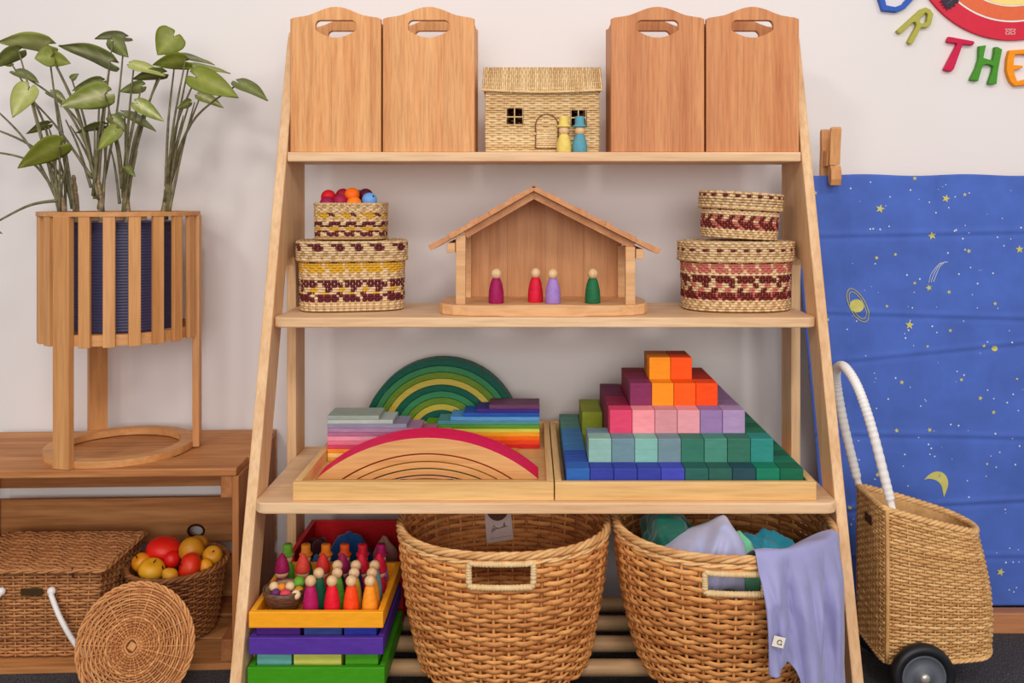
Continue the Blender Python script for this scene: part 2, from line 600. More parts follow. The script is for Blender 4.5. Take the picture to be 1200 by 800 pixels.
def build_shelf():
    root = thing('ladder_shelf', 'tall pale plywood ladder shelf with three boards and dowel bottom', 'shelf', (XC, 1.62, 0))
    def loc(y, z): return (y - 1.62, z)
    top = H + 0.335
    outer = [loc(leg_front(0) , 0)]
    outer += [loc(leg_front(z), z) for z in (0.3, 0.6, 0.9)]
    outer += [loc(leg_front(top - 0.03), top - 0.03), loc(leg_front(top - 0.03) + 0.012, top - 0.008), loc(leg_front(top) + 0.03, top),
              loc(YB1 - 0.012, top - 0.002), loc(YB1, top - 0.012), loc(YB1, 0), loc(YB0, 0)]
    zt = H - 0.102
    gap_top = []
    yf = lambda z: leg_front(z) + 0.066
    outer += [loc(YB0, zt - 0.055), loc(YB0 - 0.004, zt - 0.02), loc(YB0 - 0.014, zt - 0.004), loc(YB0 - 0.026, zt), loc(yf(zt - 0.02) + 0.012, zt - 0.005),
              loc(yf(zt - 0.04) + 0.002, zt - 0.03), loc(yf(zt - 0.09), zt - 0.09), loc(yf(0.3), 0.3), loc(yf(0), 0)]
    me = outline_mesh('side_panel', [outer], TH, 0.002, 1)
    # outline's x is world Y: turn about z by 90 degrees
    me.transform(Matrix.Rotation(PI / 2, 4, 'Z'))
    for x in (XI_L - TH / 2, XI_R + TH / 2):
        put('side_panel', me, M_BIRCHZ, root, (x - XC, 0, 0))
    wd = XI_R - XI_L - 0.001
    def board(zt, y0, y1, r):
        hw = wd / 2
        pts = []
        for cx, cy, a0 in ((hw - r, y0 + r, -90), (-hw + r, y0 + r, 180)):
            for q in range(7):
                a = math.radians(a0 + q * 15)
                pts.append((cx + r * math.cos(a), cy + r * math.sin(a)))
        pts = pts[:7] + [(hw, y1), (-hw, y1)] + pts[7:]
        bm = bmesh.new()
        vv = [bm.verts.new((x, y - 1.62, -0.018)) for x, y in pts]
        f = bm.faces.new(vv)
        ex = bmesh.ops.extrude_face_region(bm, geom=[f])
        for v in ex['geom']:
            if isinstance(v, bmesh.types.BMVert): v.co.z = 0
        ed = [e for e in bm.edges if abs(e.verts[0].co.z - e.verts[1].co.z) < 1e-6]
        bmesh.ops.bevel(bm, geom=ed, offset=0.0025, segments=2, affect='EDGES', profile=0.5)
        put('shelf_board', bm_mesh('shelf_board', bm), M_BIRCH, root, (0, 0, zt))
    board(Z1, 1.7005, YB1, 0.003)
    board(Z2, 1.603, YB1, 0.020)
    board(Z3, 1.490, YB1, 0.022)
    zr = H - 0.780
    M_ROD = wood('dowel_beech', (214, 174, 130), (190, 146, 102), 'X', 0.5)
    for i, y in enumerate((1.463, 1.543, 1.626, 1.705, 1.785)):
        P = np.array([(-wd / 2, y - 1.62, zr), (wd / 2, y - 1.62, zr)])
        put('dowel', tube('dowel', P, 0.0138, 20), M_ROD, root)
    for x in (XI_L - TH / 2, XI_R + TH / 2):
        put('side_rail', box(TH, YB0 - leg_front(0) - 0.066 - 0.014, 0.06, 0.001), M_BIRCH, root,
            (x - XC, (YB0 + leg_front(0) + 0.066 - 0.0) / 2 - 1.62 + 0.008, zr - 0.03))
    return root

build_shelf()

# ------------------------------------------------------------------ tall carry boxes on the top board
def carry_box_mesh(w, h, seed):
    hw = w / 2
    top = [(-hw, h * 0.915), (-hw * 0.93, h * 0.925)]
    for q in range(0, 15):
        t = q / 14
        x = -hw * 0.72 + t * 1.44 * hw
        top.append((x, h * 0.935 + h * 0.065 * (0.5 - 0.5 * math.cos(2 * PI * t)) ** 0.8))
    top += [(hw * 0.93, h * 0.925), (hw, h * 0.915)]
    outer = [(hw, 0), ] + top[::-1] + [(-hw, 0)]
    # D-shaped handle: flat top with round corners, bowed bottom
    hx = w * 0.222; zt = h * 0.905
    hole = []
    for q in range(17):                                   # bowed lower edge
        t = 1 - 2 * q / 16
        hole.append((hx * t, zt - 0.0175 - 0.0140 * (1 - t * t)))
    for a in np.linspace(PI, PI / 2, 5): hole.append((-hx + 0.009 + 0.009 * math.cos(a), zt - 0.009 + 0.009 * math.sin(a)))
    for a in np.linspace(PI / 2, 0, 5): hole.append((hx - 0.009 + 0.009 * math.cos(a), zt - 0.009 + 0.009 * math.sin(a)))
    return outline_mesh('box_panel', [outer, hole], 0.012, 0.0018, 2)

def carry_box(u0, u1, mat, label, y0=1.707, dep=0.118):
    w = (u1 - u0) * (y0) / F_PX
    xc = ((u0 + u1) / 2 - CX) * y0 / F_PX
    h = 0.2695
    root = thing('carry_box', label, 'box', (xc, y0 + dep / 2, Z1), 0, 'tall wooden carry boxes on the top board')
    me = carry_box_mesh(w, h, 1)
    put('front_panel', me, mat, root, (0, -dep / 2 + 0.006, 0))
    put('back_panel', me, mat, root, (0, dep / 2 - 0.006, 0))
    sm = box(0.010, dep - 0.0245, h * 0.895, 0.001)
    for sx in (-1, 1):
        put('side_panel', sm, mat, root, (sx * (w / 2 - 0.0055), 0, 0))
    put('box_floor', box(w - 0.0215, dep - 0.0245, 0.008, 0), mat, root, (0, 0, 0.001))

carry_box(340, 446.5, M_ALDER, 'pale orange wooden carry box at far left of the top board')
carry_box(448.5, 556, M_ALDER, 'pale orange wooden carry box left of the wicker toy house')
carry_box(716, 825.5, M_ALDER2, 'darker reddish wooden carry box right of the wicker toy house')
carry_box(827.5, 936.5, M_ALDER2, 'darker reddish wooden carry box at far right of the top board')

# ------------------------------------------------------------------ peg dolls
def peg_mesh(kind, hh, r):
    """body profile of height hh and base radius r"""
    if kind == 'body':
        return lathe('peg_body', [(0, 0), (r * 0.94, 0), (r, 0.0015), (r, hh * 0.25), (r * 0.95, hh * 0.5), (r * 0.80, hh * 0.75), (r * 0.62, hh * 0.93), (r * 0.5, hh), (0, hh)], 20, cap=False)
    if kind == 'head':
        n = 9
        return lathe('peg_head', [(r * math.sin(PI * i / n), -r * math.cos(PI * i / n)) for i in range(n + 1)], 18, cap=False)
    if kind == 'tophat':
        return lathe('peg_hat', [(0, 0), (r * 1.30, 0), (r * 1.36, hh * 0.09), (r * 1.30, hh * 0.18), (r * 0.98, hh * 0.24), (r * 0.92, hh * 0.6), (r * 0.95, hh * 0.93), (r * 0.85, hh), (0, hh)], 18, cap=False)
    if kind == 'point':
        return lathe('peg_hat', [(0, 0), (r, 0), (r * 1.03, hh * 0.08), (r * 0.95, hh * 0.35), (r * 0.70, hh * 0.65), (r * 0.34, hh * 0.9), (r * 0.1, hh * 0.99), (0, hh)], 18, cap=False)

PM = {}
def pm(kind, hh, r):
    k = (kind, round(hh, 4), round(r, 4))
    if k not in PM: PM[k] = peg_mesh(*k)
    return PM[k]

def peg_doll(loc, rgb, label, height=0.0626, r=0.0135, hat=None, hat_rgb=None, group=None):
    cn = 'stain_%d_%d_%d' % rgb
    root = thing('peg_doll', label, 'peg doll', loc, random.uniform(0, 6), group)
    hr = r * 0.70
    if hat == 'tophat':
        bh = height * 0.50
        put('body', pm('body', bh, r), paint(cn, rgb), root)
        put('head', pm('head', hr, hr), M_HEAD, root, (0, 0, bh + hr * 0.72))
        hc = hat_rgb or rgb
        put('hat', pm('tophat', height * 0.30, hr * 0.98), paint('stain_%d_%d_%d' % hc, hc), root, (0, 0, bh + hr * 1.32))
    elif hat == 'point':
        bh = height * 0.42
        put('body', pm('body', bh, r), paint(cn, rgb), root)
        put('head', pm('head', hr * 1.25, hr * 1.25), M_HEAD, root, (0, 0, bh + hr * 0.65))
        hc = hat_rgb or rgb
        put('hat', pm('point', height * 0.48, hr * 1.36), paint('stain_%d_%d_%d' % hc, hc), root, (0, 0, height * 0.52))
    else:
        bh = height - 2 * hr * 0.92
        put('body', pm('body', bh, r), paint(cn, rgb), root)
        put('head', pm('head', hr, hr), M_HEAD, root, (0, 0, bh + hr * 0.84))
    return root

random.seed(5)
for u, rgb, nm in ((661, (236, 206, 108), 'yellow peg doll in top hat'), (679.5, (92, 156, 172), 'teal blue peg doll in top hat')):
    p = W(u, 179, 1.716)
    peg_doll((p.x, 1.718, Z1), rgb, nm + ' before the wicker toy house', 0.068, 0.0138, 'tophat')

# ------------------------------------------------------------------ wicker toy house
def toy_house():
    y0, y1 = 1.742, 1.842
    x0, x1 = (570 - CX) * y0 / F_PX, (701 - CX) * y0 / F_PX
    cx, cy = (x0 + x1) / 2, (y0 + y1) / 2
    w, d = x1 - x0, y1 - y0
    hgt = 0.124
    root = thing('toy_house', 'pale wicker toy house basket with woven roof on the top board', 'toy house', (cx, cy, Z1))
    k = y0 / F_PX
    def X(u): return (u - CX) * k - cx
    def Zl(v): return (CY - v) * k + H - Z1
    hw, hd = w / 2, d / 2
    per = 2 * (w + d)
    # rounded rectangle path starting at front-left going counter-clockwise (front first)
    def Pf(s, h):
        s = np.asarray(s) % 1.0
        t = s * per
        x = np.where(t < w, -hw + t, np.where(t < w + d, hw, np.where(t < 2 * w + d, hw - (t - w - d), -hw)))
        y = np.where(t < w, -hd, np.where(t < w + d, -hd + (t - w), np.where(t < 2 * w + d, hd, hd - (t - 2 * w - d))))
        bulge = 1 + 0.012 * math.sin(PI * h)
        return np.stack([x * bulge, y * bulge, np.full_like(x, 0.002 + h * (hgt - 0.002))], -1)
    wins = [(X(593.5), X(612.5), Zl(147), Zl(127)), (X(669), X(686.5), Zl(147.5), Zl(128.5))]
    def hole(s, h):
        P = np.vstack([Pf(np.array([a]), b)[0] for a, b in zip(np.atleast_1d(s), np.atleast_1d(h))])
        m = np.zeros(len(P), bool)
        for a, b, c, e in wins:
            m |= (P[:, 0] > a) & (P[:, 0] < b) & (P[:, 2] > c) & (P[:, 2] < e) & (P[:, 1] < 0)
        return m
    o = put('woven_wall', weave('house_wall', Pf, 28, 50, 0.0013, 0.0014, 0.0027, 4, 6, hole=hole, stake_r=0.0012, jit=0.0001, seed=3), M_WICKH, root)
    o['kind'] = 'stuff'
    put('lining', shell('house_lining', Pf, 0.003, 64, 16, 0, 1, hole), plain('house_inner_shade', (88, 54, 36), 0.9, spec=0.05), root)  # dark brown paints in the shade seen through windows and weave gaps
    put('house_floor', disc_mesh('house_floor', lambda s, h: Pf(s, 0.0), 0), M_WICKH, root)
    # windows: pale cane cross and frame
    for a, b, c, e in wins:
        f = put('window', tube('window_frame', np.array([(a, -hd - .001, c), (b, -hd - .001, c), (b, -hd - .001, e), (a, -hd - .001, e)]), 0.0012, 5, True), M_WICKL, root)
        put('muntin', box((b - a), 0.002, 0.0022, 0.0004, 1, False), M_WICKL, f, ((a + b) / 2, -hd - .001, (c + e) / 2))
        put('muntin', box(0.0022, 0.002, (e - c), 0.0004, 1, False), M_WICKL, f, ((a + b) / 2, -hd - .001, (c + e) / 2))
    # arched door outlined in cane
    xa, xb, zb, zt = X(627.5), X(654), Zl(174), Zl(134)
    rr = (xb - xa) / 2
    arch = [(xa, zb), (xa, zt - rr)] + [((xa + xb) / 2 - rr * math.cos(a), zt - rr + rr * math.sin(a)) for a in np.linspace(0.2, PI - 0.2, 9)] + [(xb, zt - rr), (xb, zb)]
    P = np.array([(x, -hd - 0.0030, z) for x, z in arch])
    M_EDGE = wicker('cane_dark_edge', (140, 88, 54), (84, 48, 30))
    dr = put('door', tube('door_edge', P, 0.0011, 6, True), M_EDGE, root)
    A = Acc()
    for j in range(9):
        z = zb + 0.003 + j * 0.0042
        half = rr * 0.9 if z < zt - rr else math.sqrt(max(1e-6, (rr * 0.95) ** 2 - (z - zt + rr) ** 2))
        xs = np.linspace((xa + xb) / 2 - half, (xa + xb) / 2 + half, 22)
        pp = np.stack([xs, -hd - 0.0026 - 0.0007 * np.cos(PI * (xs * 260 + j)), np.full_like(xs, z)], -1)
        A.add(*ring_tube(pp, np.tile([0, -1.0, 0], (22, 1)), 0.001, 0.0021, 5, False))
    put('door_weave', A.mesh('door_weave'), M_WICKH, dr)['kind'] = 'stuff'
    put('door_knob', pm('head', 0.0025, 0.0025), M_WICKL, dr, (xa - 0.001, -hd - 0.005, Zl(157)))
    # roof: two woven slopes over a solid gable
    ridge = 0.050; ov = 0.008
    for sg in (-1, 1):
        def Rf(s, h, sg=sg):
            s = np.asarray(s)
            x = -hw - ov + h * (w + 2 * ov) if sg < 0 else hw + ov - h * (w + 2 * ov)
            y = sg * (hd + 0.010) * (1 - s)
            z = hgt - 0.006 + ridge * s
            sag = 0.004 * math.sin(PI * h)
            return np.stack([np.full_like(s, x), y, z - sag * (1 - s)], -1)
        o = put('roof_slope', weave('roof_slope', Rf, 62, 6, 0.0012, 0.0012, 0.0019, 4, 5, closed=False, flip=-1, stake_r=0.0012, jit=0.0001), M_WICKH, root)
        o['kind'] = 'stuff'
        e = [(-hw - ov, sg * (hd + .011), hgt - .006), (0, sg * (hd + .011), hgt - .010), (hw + ov, sg * (hd + .011), hgt - .006)]
        put('roof_edge', rope('roof_edge', smooth_path(e, 90), 0.0012, 0.0014, 3, 0.012, False), M_WICKH, root)
    gb = prism_y('gable', [(-hd - .004, hgt - .006), (hd + .004, hgt - .006), (0, hgt + ridge - .009)], -hw - ov + .002, hw + ov - .002)
    gb.transform(Matrix.Rotation(PI / 2, 4, 'Z'))
    put('gable', gb, M_WICKH, root)
    # loops that close the roof
    for u in (599, 676.5):
        P = smooth_path([(X(u - 2), -hd - 0.013, Zl(99)), (X(u - 2), -hd - .014, Zl(107)), (X(u), -hd - .010, Zl(110.5)), (X(u + 2), -hd - .014, Zl(107)), (X(u + 2), -hd - .013, Zl(99))], 16)
        put('closing_loop', tube('closing_loop', P, 0.0009, 5), M_WICKL, root)
toy_house()

# ------------------------------------------------------------------ lidded seagrass baskets
def col4(*rgb): return lin(*rgb)
C_STRAW, C_STRAW2 = col4(236, 204, 158), col4(200, 160, 110)
C_PLUM, C_YEL = col4(104, 34, 44), col4(226, 172, 40)
C_WINE, C_CORAL = col4(110, 30, 30), col4(206, 112, 100)
M_SEA = vcol('seagrass', 0.65, 0.55, 260)

def sea_basket(root, a, b, n, rot, h, rows, ns, colf, rim=True, taper=0.97, name='woven_wall', z0=0.0, open_top=True, amp=0.0014):
    def Pf(s, hh):
        x, y = superell(a, b, n, s, rot)
        sc = taper + (1 - taper) * hh
        return np.stack([x * sc, y * sc, np.full_like(x, z0 + 0.002 + hh * (h - 0.002))], -1)
    rb = h / rows * 0.56
    o = put(name, weave(name, Pf, int(rows * 1.6), ns * 2, amp * 0.7, 0.0015, rb / 1.5, 4, 4, colf=lambda j, k: colf(int(j / 1.6), k + j // 2), stake_r=0.0007, jit=0.00025, seed=rows + ns), M_SEA, root)
    o['kind'] = 'stuff'
    return Pf

def pat_left(j, k):
    if j < 2: return C_STRAW2 if (j + k) % 2 else C_STRAW
    if j in (2, 3): return C_PLUM if k % 7 else C_STRAW
    if j in (4, 5): return [C_STRAW, C_YEL, C_STRAW, C_PLUM][(k // 2 + j) % 4]
    if j in (6, 7): return C_PLUM if (k + 3) % 7 else C_STRAW
    if j in (8, 9): return C_STRAW if k % 3 else C_STRAW2
    if j in (10, 11): return C_YEL if k % 6 else C_STRAW
    if j in (12, 13): return C_PLUM if (k // 3 + j) % 2 else (C_STRAW if k % 2 else C_YEL)
    return C_STRAW
def pat_lid_l(j, k):
    if j in (2, 3): return C_PLUM if (k // 3) % 2 else C_STRAW
    return C_STRAW if (j + k) % 3 else C_STRAW2
def pat_small_l(j, k):
    if j < 1: return C_STRAW2
    if j in (1, 2): return C_PLUM if (k // 2 + j) % 3 else C_STRAW
    if j == 3: return C_YEL if (k // 2) % 3 else C_STRAW
    if j in (4, 5): return C_PLUM if (k // 2 + j) % 3 else C_STRAW
    if j == 7: return C_YEL if k % 4 else C_STRAW
    if j == 8: return [C_YEL, C_YEL, C_PLUM, C_STRAW][(k // 2) % 4]
    return C_STRAW if (j + k) % 3 else C_STRAW2
def pat_right(j, k):
    if j < 3: return C_STRAW if (j + k) % 3 else C_STRAW2
    if j in (3, 4): return C_WINE if k % 6 else C_CORAL
    if j in (5, 6): return [C_CORAL, C_STRAW, C_WINE, C_STRAW][(k // 2 + j) % 4]
    if j in (7, 8): return C_WINE if (k + 2) % 7 else C_STRAW
    if j in (9,): return C_STRAW
    if j in (10, 11): return C_CORAL if k % 5 else C_STRAW
    if j in (12, 13): return [C_WINE, C_STRAW, C_CORAL][(k // 2 + j) % 3]
    return C_STRAW
def pat_lid_r(j, k):
    if j == 2: return C_WINE if (k // 2) % 2 else C_STRAW
    return C_STRAW if (j + k) % 3 else C_STRAW2
def pat_small_r(j, k):
    if j < 2: return C_STRAW if k % 3 else C_STRAW2
    if j in (2, 3): return C_WINE if (k // 2 + j) % 4 else C_CORAL
    if j in (4, 5): return [C_WINE, C_STRAW, C_WINE, C_CORAL][(k // 2 + j) % 4]
    if j == 6: return C_STRAW
    if j in (7, 8): return [C_CORAL, C_CORAL, C_STRAW, C_WINE][(k // 2 + j) % 4]
    return C_STRAW

def flat_lid_top(root, a, b, n, rot, z, rings, ns, colf):
    def Pf(s, hh):
        x, y = superell(a, b, n, s, rot)
        sc = 0.05 + 0.95 * hh
        return np.stack([x * sc, y * sc, np.full_like(x, z)], -1)
    # strands run round; normal up
    o = put('lid_top', weave('lid_top', Pf, rings, ns, 0.0008, 0.0012, a / rings * 0.58, 4, 4, colf=colf, flip=-1, stake_r=0.0007), M_SEA, root)
    o['kind'] = 'stuff'

def lidded(name_label, cx, cy, z, a, b, n, rot, h, pats, rows=18, lidh=0.034, ns=48, tilt=None, pw=1.04, lid_rows=5):
    root = thing('lidded_basket', name_label, 'basket', (cx, cy, z), rot=tilt or (0, 0, 0))
    sea_basket(root, a, b, n, rot, h - 0.004, rows, ns, pats[0], name='woven_wall')
    bm = disc_mesh('basket_floor', lambda s, hh: np.stack([*superell(a * .96, b * .96, n, s, rot), np.full(len(s), 0.002)], -1), 0)
    put('basket_floor', bm, plain('seagrass_floor', (206, 170, 116), 0.7), root)
    # lid
    lid = bpy.data.objects.new('lid', None); COL.objects.link(lid); lid.parent = root
    lid.empty_display_size = 0.01
    def Lf(s, hh):
        x, y = superell(a * pw, b * pw, n, s, rot)
        return np.stack([x, y, np.full_like(x, h - lidh + hh * lidh)], -1)
    o = put('lid_side', weave('lid_side', Lf, int(lid_rows * 1.6), ns * 2, 0.0010, 0.0016, lidh / lid_rows * 0.38, 4, 4, colf=lambda j, k: pats[1](int(j / 1.6), k + j // 2), stake_r=0.0007, jit=0.00025), M_SEA, lid)
    o['kind'] = 'stuff'
    P = Lf(np.arange(200) / 200, 0.0)
    put('lid_rim', rope('lid_rim', P, 0.0014, 0.0017, 2, 0.010), wicker('seagrass_rope', (230, 198, 146), (190, 150, 98)), lid)
    flat_lid_top(lid, a * pw, b * pw, n, rot, h - 0.001, 14, ns, pats[1])
    return root

BLX, BLY = (413.5 - CX) * 1.748 / F_PX, 1.753
lidded('large straw basket with plum and yellow bands and lid, left of the toy stable', BLX - 0.002, BLY, Z2, 0.0975, 0.080, 4.0, 0.20, 0.1285, (pat_left, pat_lid_l))
BLT = Z2 + 0.1285 + 0.0015
def open_ball_basket():
    cx, cy = (412 - CX) * 1.742 / F_PX, 1.745
    root = thing('ball_basket', 'small open straw basket of wooden balls with plum zigzag bands', 'basket', (cx, cy, BLT))
    a, b, n = 0.0645, 0.060, 4.5
    Pf = sea_basket(root, a, b, n, 0.06, 0.067, 13, 40, pat_small_l, taper=0.985)
    P = Pf(np.arange(160) / 160, 1.0)
    put('rim', rope('rim', P, 0.0014, 0.0016, 2, 0.009), wicker('seagrass_rope', (230, 198, 146), (190, 150, 98)), root)
    put('basket_floor', disc_mesh('floor', lambda s, hh: np.stack([*superell(a * .97, b * .97, n, s, 0.06), np.full(len(s), 0.002)], -1), 0), plain('seagrass_floor', (206, 170, 116), 0.7), root)
    # balls: a supporting layer below, the visible ones on top
    R = 0.0142
    ball = lathe('ball', [(R * math.sin(PI * i / 12), -R * math.cos(PI * i / 12)) for i in range(13)], 24, cap=False)
    holem = lathe('drill_hole', [(0, 0), (0.0018, 0), (0.0018, 0.0006), (0, 0.0006)], 10, cap=False)
    vis = [(385, 231, -.012, (206, 20, 30), 'bright red wooden ball, leftmost on top of the ball basket', None),
           (399, 236.5, -.030, (160, 28, 66), 'raspberry wooden ball at the front of the ball basket', None),
           (402, 229.5, .006, (150, 20, 44), 'crimson wooden ball half hidden behind the orange ball', None),
           (412.5, 228.5, -.016, (250, 106, 16), 'large orange wooden ball topmost in the ball basket', (0.25, -0.75, -0.5)),
           (415, 239, -.040, (248, 122, 24), 'orange wooden ball low at the front of the ball basket', None),
           (433, 234.5, -.022, (112, 164, 224), 'sky blue wooden ball at the right of the ball basket', (0.6, -0.6, 0.5)),
           (428.5, 229.5, .012, (84, 18, 46), 'dark plum wooden ball behind the sky blue ball', None),
           (421, 231, .024, (110, 112, 40), 'olive wooden ball peeping out behind the orange ball', None),
           (383.5, 239, -.036, (150, 24, 70), 'magenta wooden ball low at the left of the ball basket', None)]
    for u, v, dy, rgb, lb, hd in vis:
        Y = cy + dy
        p = W(u, v, Y)
        o = put('wooden_ball', ball, paint('ball_%d_%d_%d' % rgb, rgb, 0.45, 0.08), None, p)
        tag(o, lb, 'ball', 'wooden balls in the small basket')
        if hd:
            d = Vector(hd).normalized()
            h_ = put('drill_hole', holem, M_DARK, o, d * (R - 0.0003))
            h_.rotation_euler = d.to_track_quat('Z', 'Y').to_euler()
    for q in range(6):
        a2 = q * PI / 3
        rgb = [(206, 20, 30), (250, 106, 16), (84, 18, 46), (112, 164, 224), (160, 28, 66), (226, 172, 40)][q]
        o = put('wooden_ball', ball, paint('ball_%d_%d_%d' % rgb, rgb, 0.45, 0.08), None, (cx + 0.034 * math.cos(a2), cy + 0.034 * math.sin(a2), BLT + 0.032))
        tag(o, 'wooden ball buried in the lower layer of the ball basket', 'ball', 'wooden balls hidden inside the small basket')
open_ball_basket()

BRX, BRY = (863 - CX) * 1.735 / F_PX, 1.742
lidded('large straw basket with wine and coral bands and lid, right of the toy stable', BRX - 0.001, BRY, Z2, 0.1015, 0.082, 2.4, 0.0, 0.1275, (pat_right, pat_lid_r), pw=1.045)
lidded('small tilted straw basket with coral bands stacked on the wine banded basket', (866 - CX) * 1.742 / F_PX, 1.748, Z2 + 0.1305, 0.071, 0.060, 2.4, 0.0, 0.088,
       (pat_small_r, pat_lid_r), rows=12, lidh=0.030, ns=40, tilt=(0, math.radians(3.2), 0), pw=1.07, lid_rows=4)

# ------------------------------------------------------------------ toy stable
def stable():
    Yf = 1.630
    k = Yf / F_PX
    cx = (637 - CX) * k
    root = thing('toy_stable', 'open wooden toy stable with layered plank roof on the middle board', 'toy stable', (cx, 1.700, Z2))
    def X(u, Y=Yf): return (u - CX) * Y / F_PX - cx
    def Zl(v, Y=Yf): return (CY - v) * Y / F_PX + H - Z2
    # base slab with a wavy front edge
    n = 56
    hw, hd = 0.1885, 0.086
    pts = []
    for i in range(n):
        x, y = superell(hw, hd, 5, np.array([i / n]))
        x, y = float(x[0]), float(y[0])
        if y < 0: y += 0.006 * math.cos(x * 24.0) * (1 - (x / hw) ** 4) - 0.001
        pts.append((x, y))
    bm = bmesh.new()
    f = bm.faces.new([bm.verts.new((x, y, 0)) for x, y in pts])
    ex = bmesh.ops.extrude_face_region(bm, geom=[f])
    for v in ex['geom']:
        if isinstance(v, bmesh.types.BMVert): v.co.z = 0.0196
    ed = [e for e in bm.edges if abs(e.verts[0].co.z - e.verts[1].co.z) < 1e-6]
    bmesh.ops.bevel(bm, geom=ed, offset=0.003, segments=3, affect='EDGES', profile=0.5)
    put('base', bm_mesh('stable_base', bm), M_BARNX, root, (0, 0.006, 0))
    zb = 0.0196
    # roof lines (front plane)
    apex = (X(625.5), Zl(224.0)); eL = (X(508), Zl(292)); eR = (X(768), Zl(296.5))
    yF, yB = -0.082, 0.082
    # back wall
    yw = 0.066
    def roofz(x):
        if x < apex[0]: return apex[1] + (eL[1] - apex[1]) * (apex[0] - x) / (apex[0] - eL[0])
        return apex[1] + (eR[1] - apex[1]) * (x - apex[0]) / (eR[0] - apex[0])
    xl, xr = X(547, 1.70), X(733, 1.70)
    xs = [xl + (xr - xl) * q / 4 for q in range(5)]
    for q in range(4):
        a, b = xs[q] + 0.0002, xs[q + 1] - 0.0002
        cut = [(b, zb), (b, roofz(b) - 0.013)]
        if a < apex[0] < b: cut += [(apex[0], apex[1] - 0.013)]
        cut += [(a, roofz(a) - 0.013), (a, zb)]
        put('back_plank', prism_y('back_plank', cut, yw, yw + 0.009), M_BARN, root)
    # posts
    for u, tz in ((540, 275), (738.5, 289)):
        x = X(u)
        put('post', box(0.0172, 0.015, Zl(tz) - zb, 0.001), M_BARNX, root, (x, -0.067, zb))
        put('post', box(0.0172, 0.015, Zl(tz) - zb - 0.004, 0.001), M_BARNX, root, (x * 0.985, 0.052, zb))
        put('purlin', box(0.014, 0.150, 0.017, 0.001), M_BARNX, root, (x + (-0.0165 if u < 600 else 0.0165), -0.004, roofz(x + (-0.017 if u < 600 else 0.017)) - 0.0235))
    # rafters under the roof, front and back
    for y in (-0.060, 0.056):
        for (e, sg) in ((eL, -1), (eR, 1)):
            d = Vector((e[0] - apex[0], 0, e[1] - apex[1])); d_len = d.length; d.normalize()
            nn = Vector((-d.z, 0, d.x)) * (1 if sg < 0 else -1)
            if nn.z > 0: nn = -nn
            a = Vector((apex[0], 0, apex[1])) + nn * 0.0008
            L = d_len * (0.70 if sg < 0 else 0.84)
            p = [a, a + d * L, a + d * L + nn * 0.0115, Vector((apex[0], 0, a.z - 0.0115 / abs(nn.z)))]
            poly = [(q.x, q.z) for q in p]
            put('rafter', prism_y('rafter', poly, y - 0.006, y + 0.006), M_BARNR, root)
    # overlapping roof planks
    for (e, sg, cnt) in ((eL, -1, 5), (eR, 1, 5)):
        d = Vector((e[0] - apex[0], 0, e[1] - apex[1])); L = d.length; d.normalize()
        up = Vector((-d.z, 0, d.x))
        if up.z < 0: up = -up
        step = L / cnt
        for q in range(cnt):
            s0 = q * step - (0.000 if q == 0 else 0.005); s1 = (q + 1) * step + 0.004
            lift0 = 0.0062; lift1 = 0.0030 + 0.0016
            A = Vector((apex[0], 0, apex[1]))
            top0 = Vector((apex[0], 0, apex[1] + 0.0075 / up.z)) if q == 0 else A + d * s0 + up * 0.0070
            p = [A + d * s0 + up * 0.0004, A + d * s1 + up * 0.0004, A + d * s1 + up * 0.0108, top0]
            me = prism_y('roof_plank', [(v.x, v.z) for v in p], yF - 0.004 * (q % 2), yB)
            put('roof_plank', me, M_BARNR, root)
    put('ridge_cap', tube('ridge_cap', np.array([(apex[0], yF, apex[1] + 0.0088), (apex[0], yB, apex[1] + 0.0088)]), 0.0032, 10), M_BARNR, root)
    zt = Z2 + zb
    for u, v, rgb, nm in ((581.5, 355, (158, 18, 82), 'magenta peg doll standing alone at left inside the toy stable'),
                          (627.5, 353.8, (216, 20, 52), 'scarlet peg doll beside the lilac one in the toy stable'),
                          (648, 357, (164, 126, 194), 'lilac peg doll near the front middle of the toy stable'),
                          (694.5, 355, (28, 104, 62), 'dark green peg doll at right inside the toy stable')):
        Y = max(1.646, (H - zt) * F_PX / (v - CY))
        p = W(u, v, Y)
        peg_doll((p.x, Y, zt), rgb, nm, 0.0622, 0.0138, None, None, 'peg dolls in the toy stable')
stable()

# ------------------------------------------------------------------ wooden trays on the lower board
TD = 0.4256; TY = 1.502
def tray(name, label, x0, x1, y0, dep, z, h, t, mx, my, fl=0.007, cat='tray'):
    w = x1 - x0
    root = thing(name, label, cat, ((x0 + x1) / 2, y0 + dep / 2, z))
    fm = box(w, t, h, 0.0014)
    put('front_side', fm, mx, root, (0, -dep / 2 + t / 2, 0))
    put('back_side', fm, mx, root, (0, dep / 2 - t / 2, 0))
    sm = box(t, dep - 2 * t, h, 0.0014)
    put('left_side', sm, my, root, (-w / 2 + t / 2, 0, 0))
    put('right_side', sm, my, root, (w / 2 - t / 2, 0, 0))
    put('tray_floor', box(w - 2 * t, dep - 2 * t, fl, 0), mx, root, (0, 0, 0.0005))
    return root
LT0, LT1 = (343 - CX) * TY / F_PX, (649 - CX) * TY / F_PX
RT0, RT1 = (650.3 - CX) * TY / F_PX, (957 - CX) * TY / F_PX
tray('wooden_tray', 'pale wooden tray holding nested arches and stacked colour boards', LT0, LT1, TY, TD, Z3, 0.030, 0.0115, M_TRAY, M_TRAYY)
tray('wooden_tray', 'pale wooden tray holding the stepped pyramid of coloured blocks', RT0, RT1, TY, TD, Z3, 0.030, 0.0115, M_TRAY, M_TRAYY)
ZF = Z3 + 0.0078      # tray floor surface

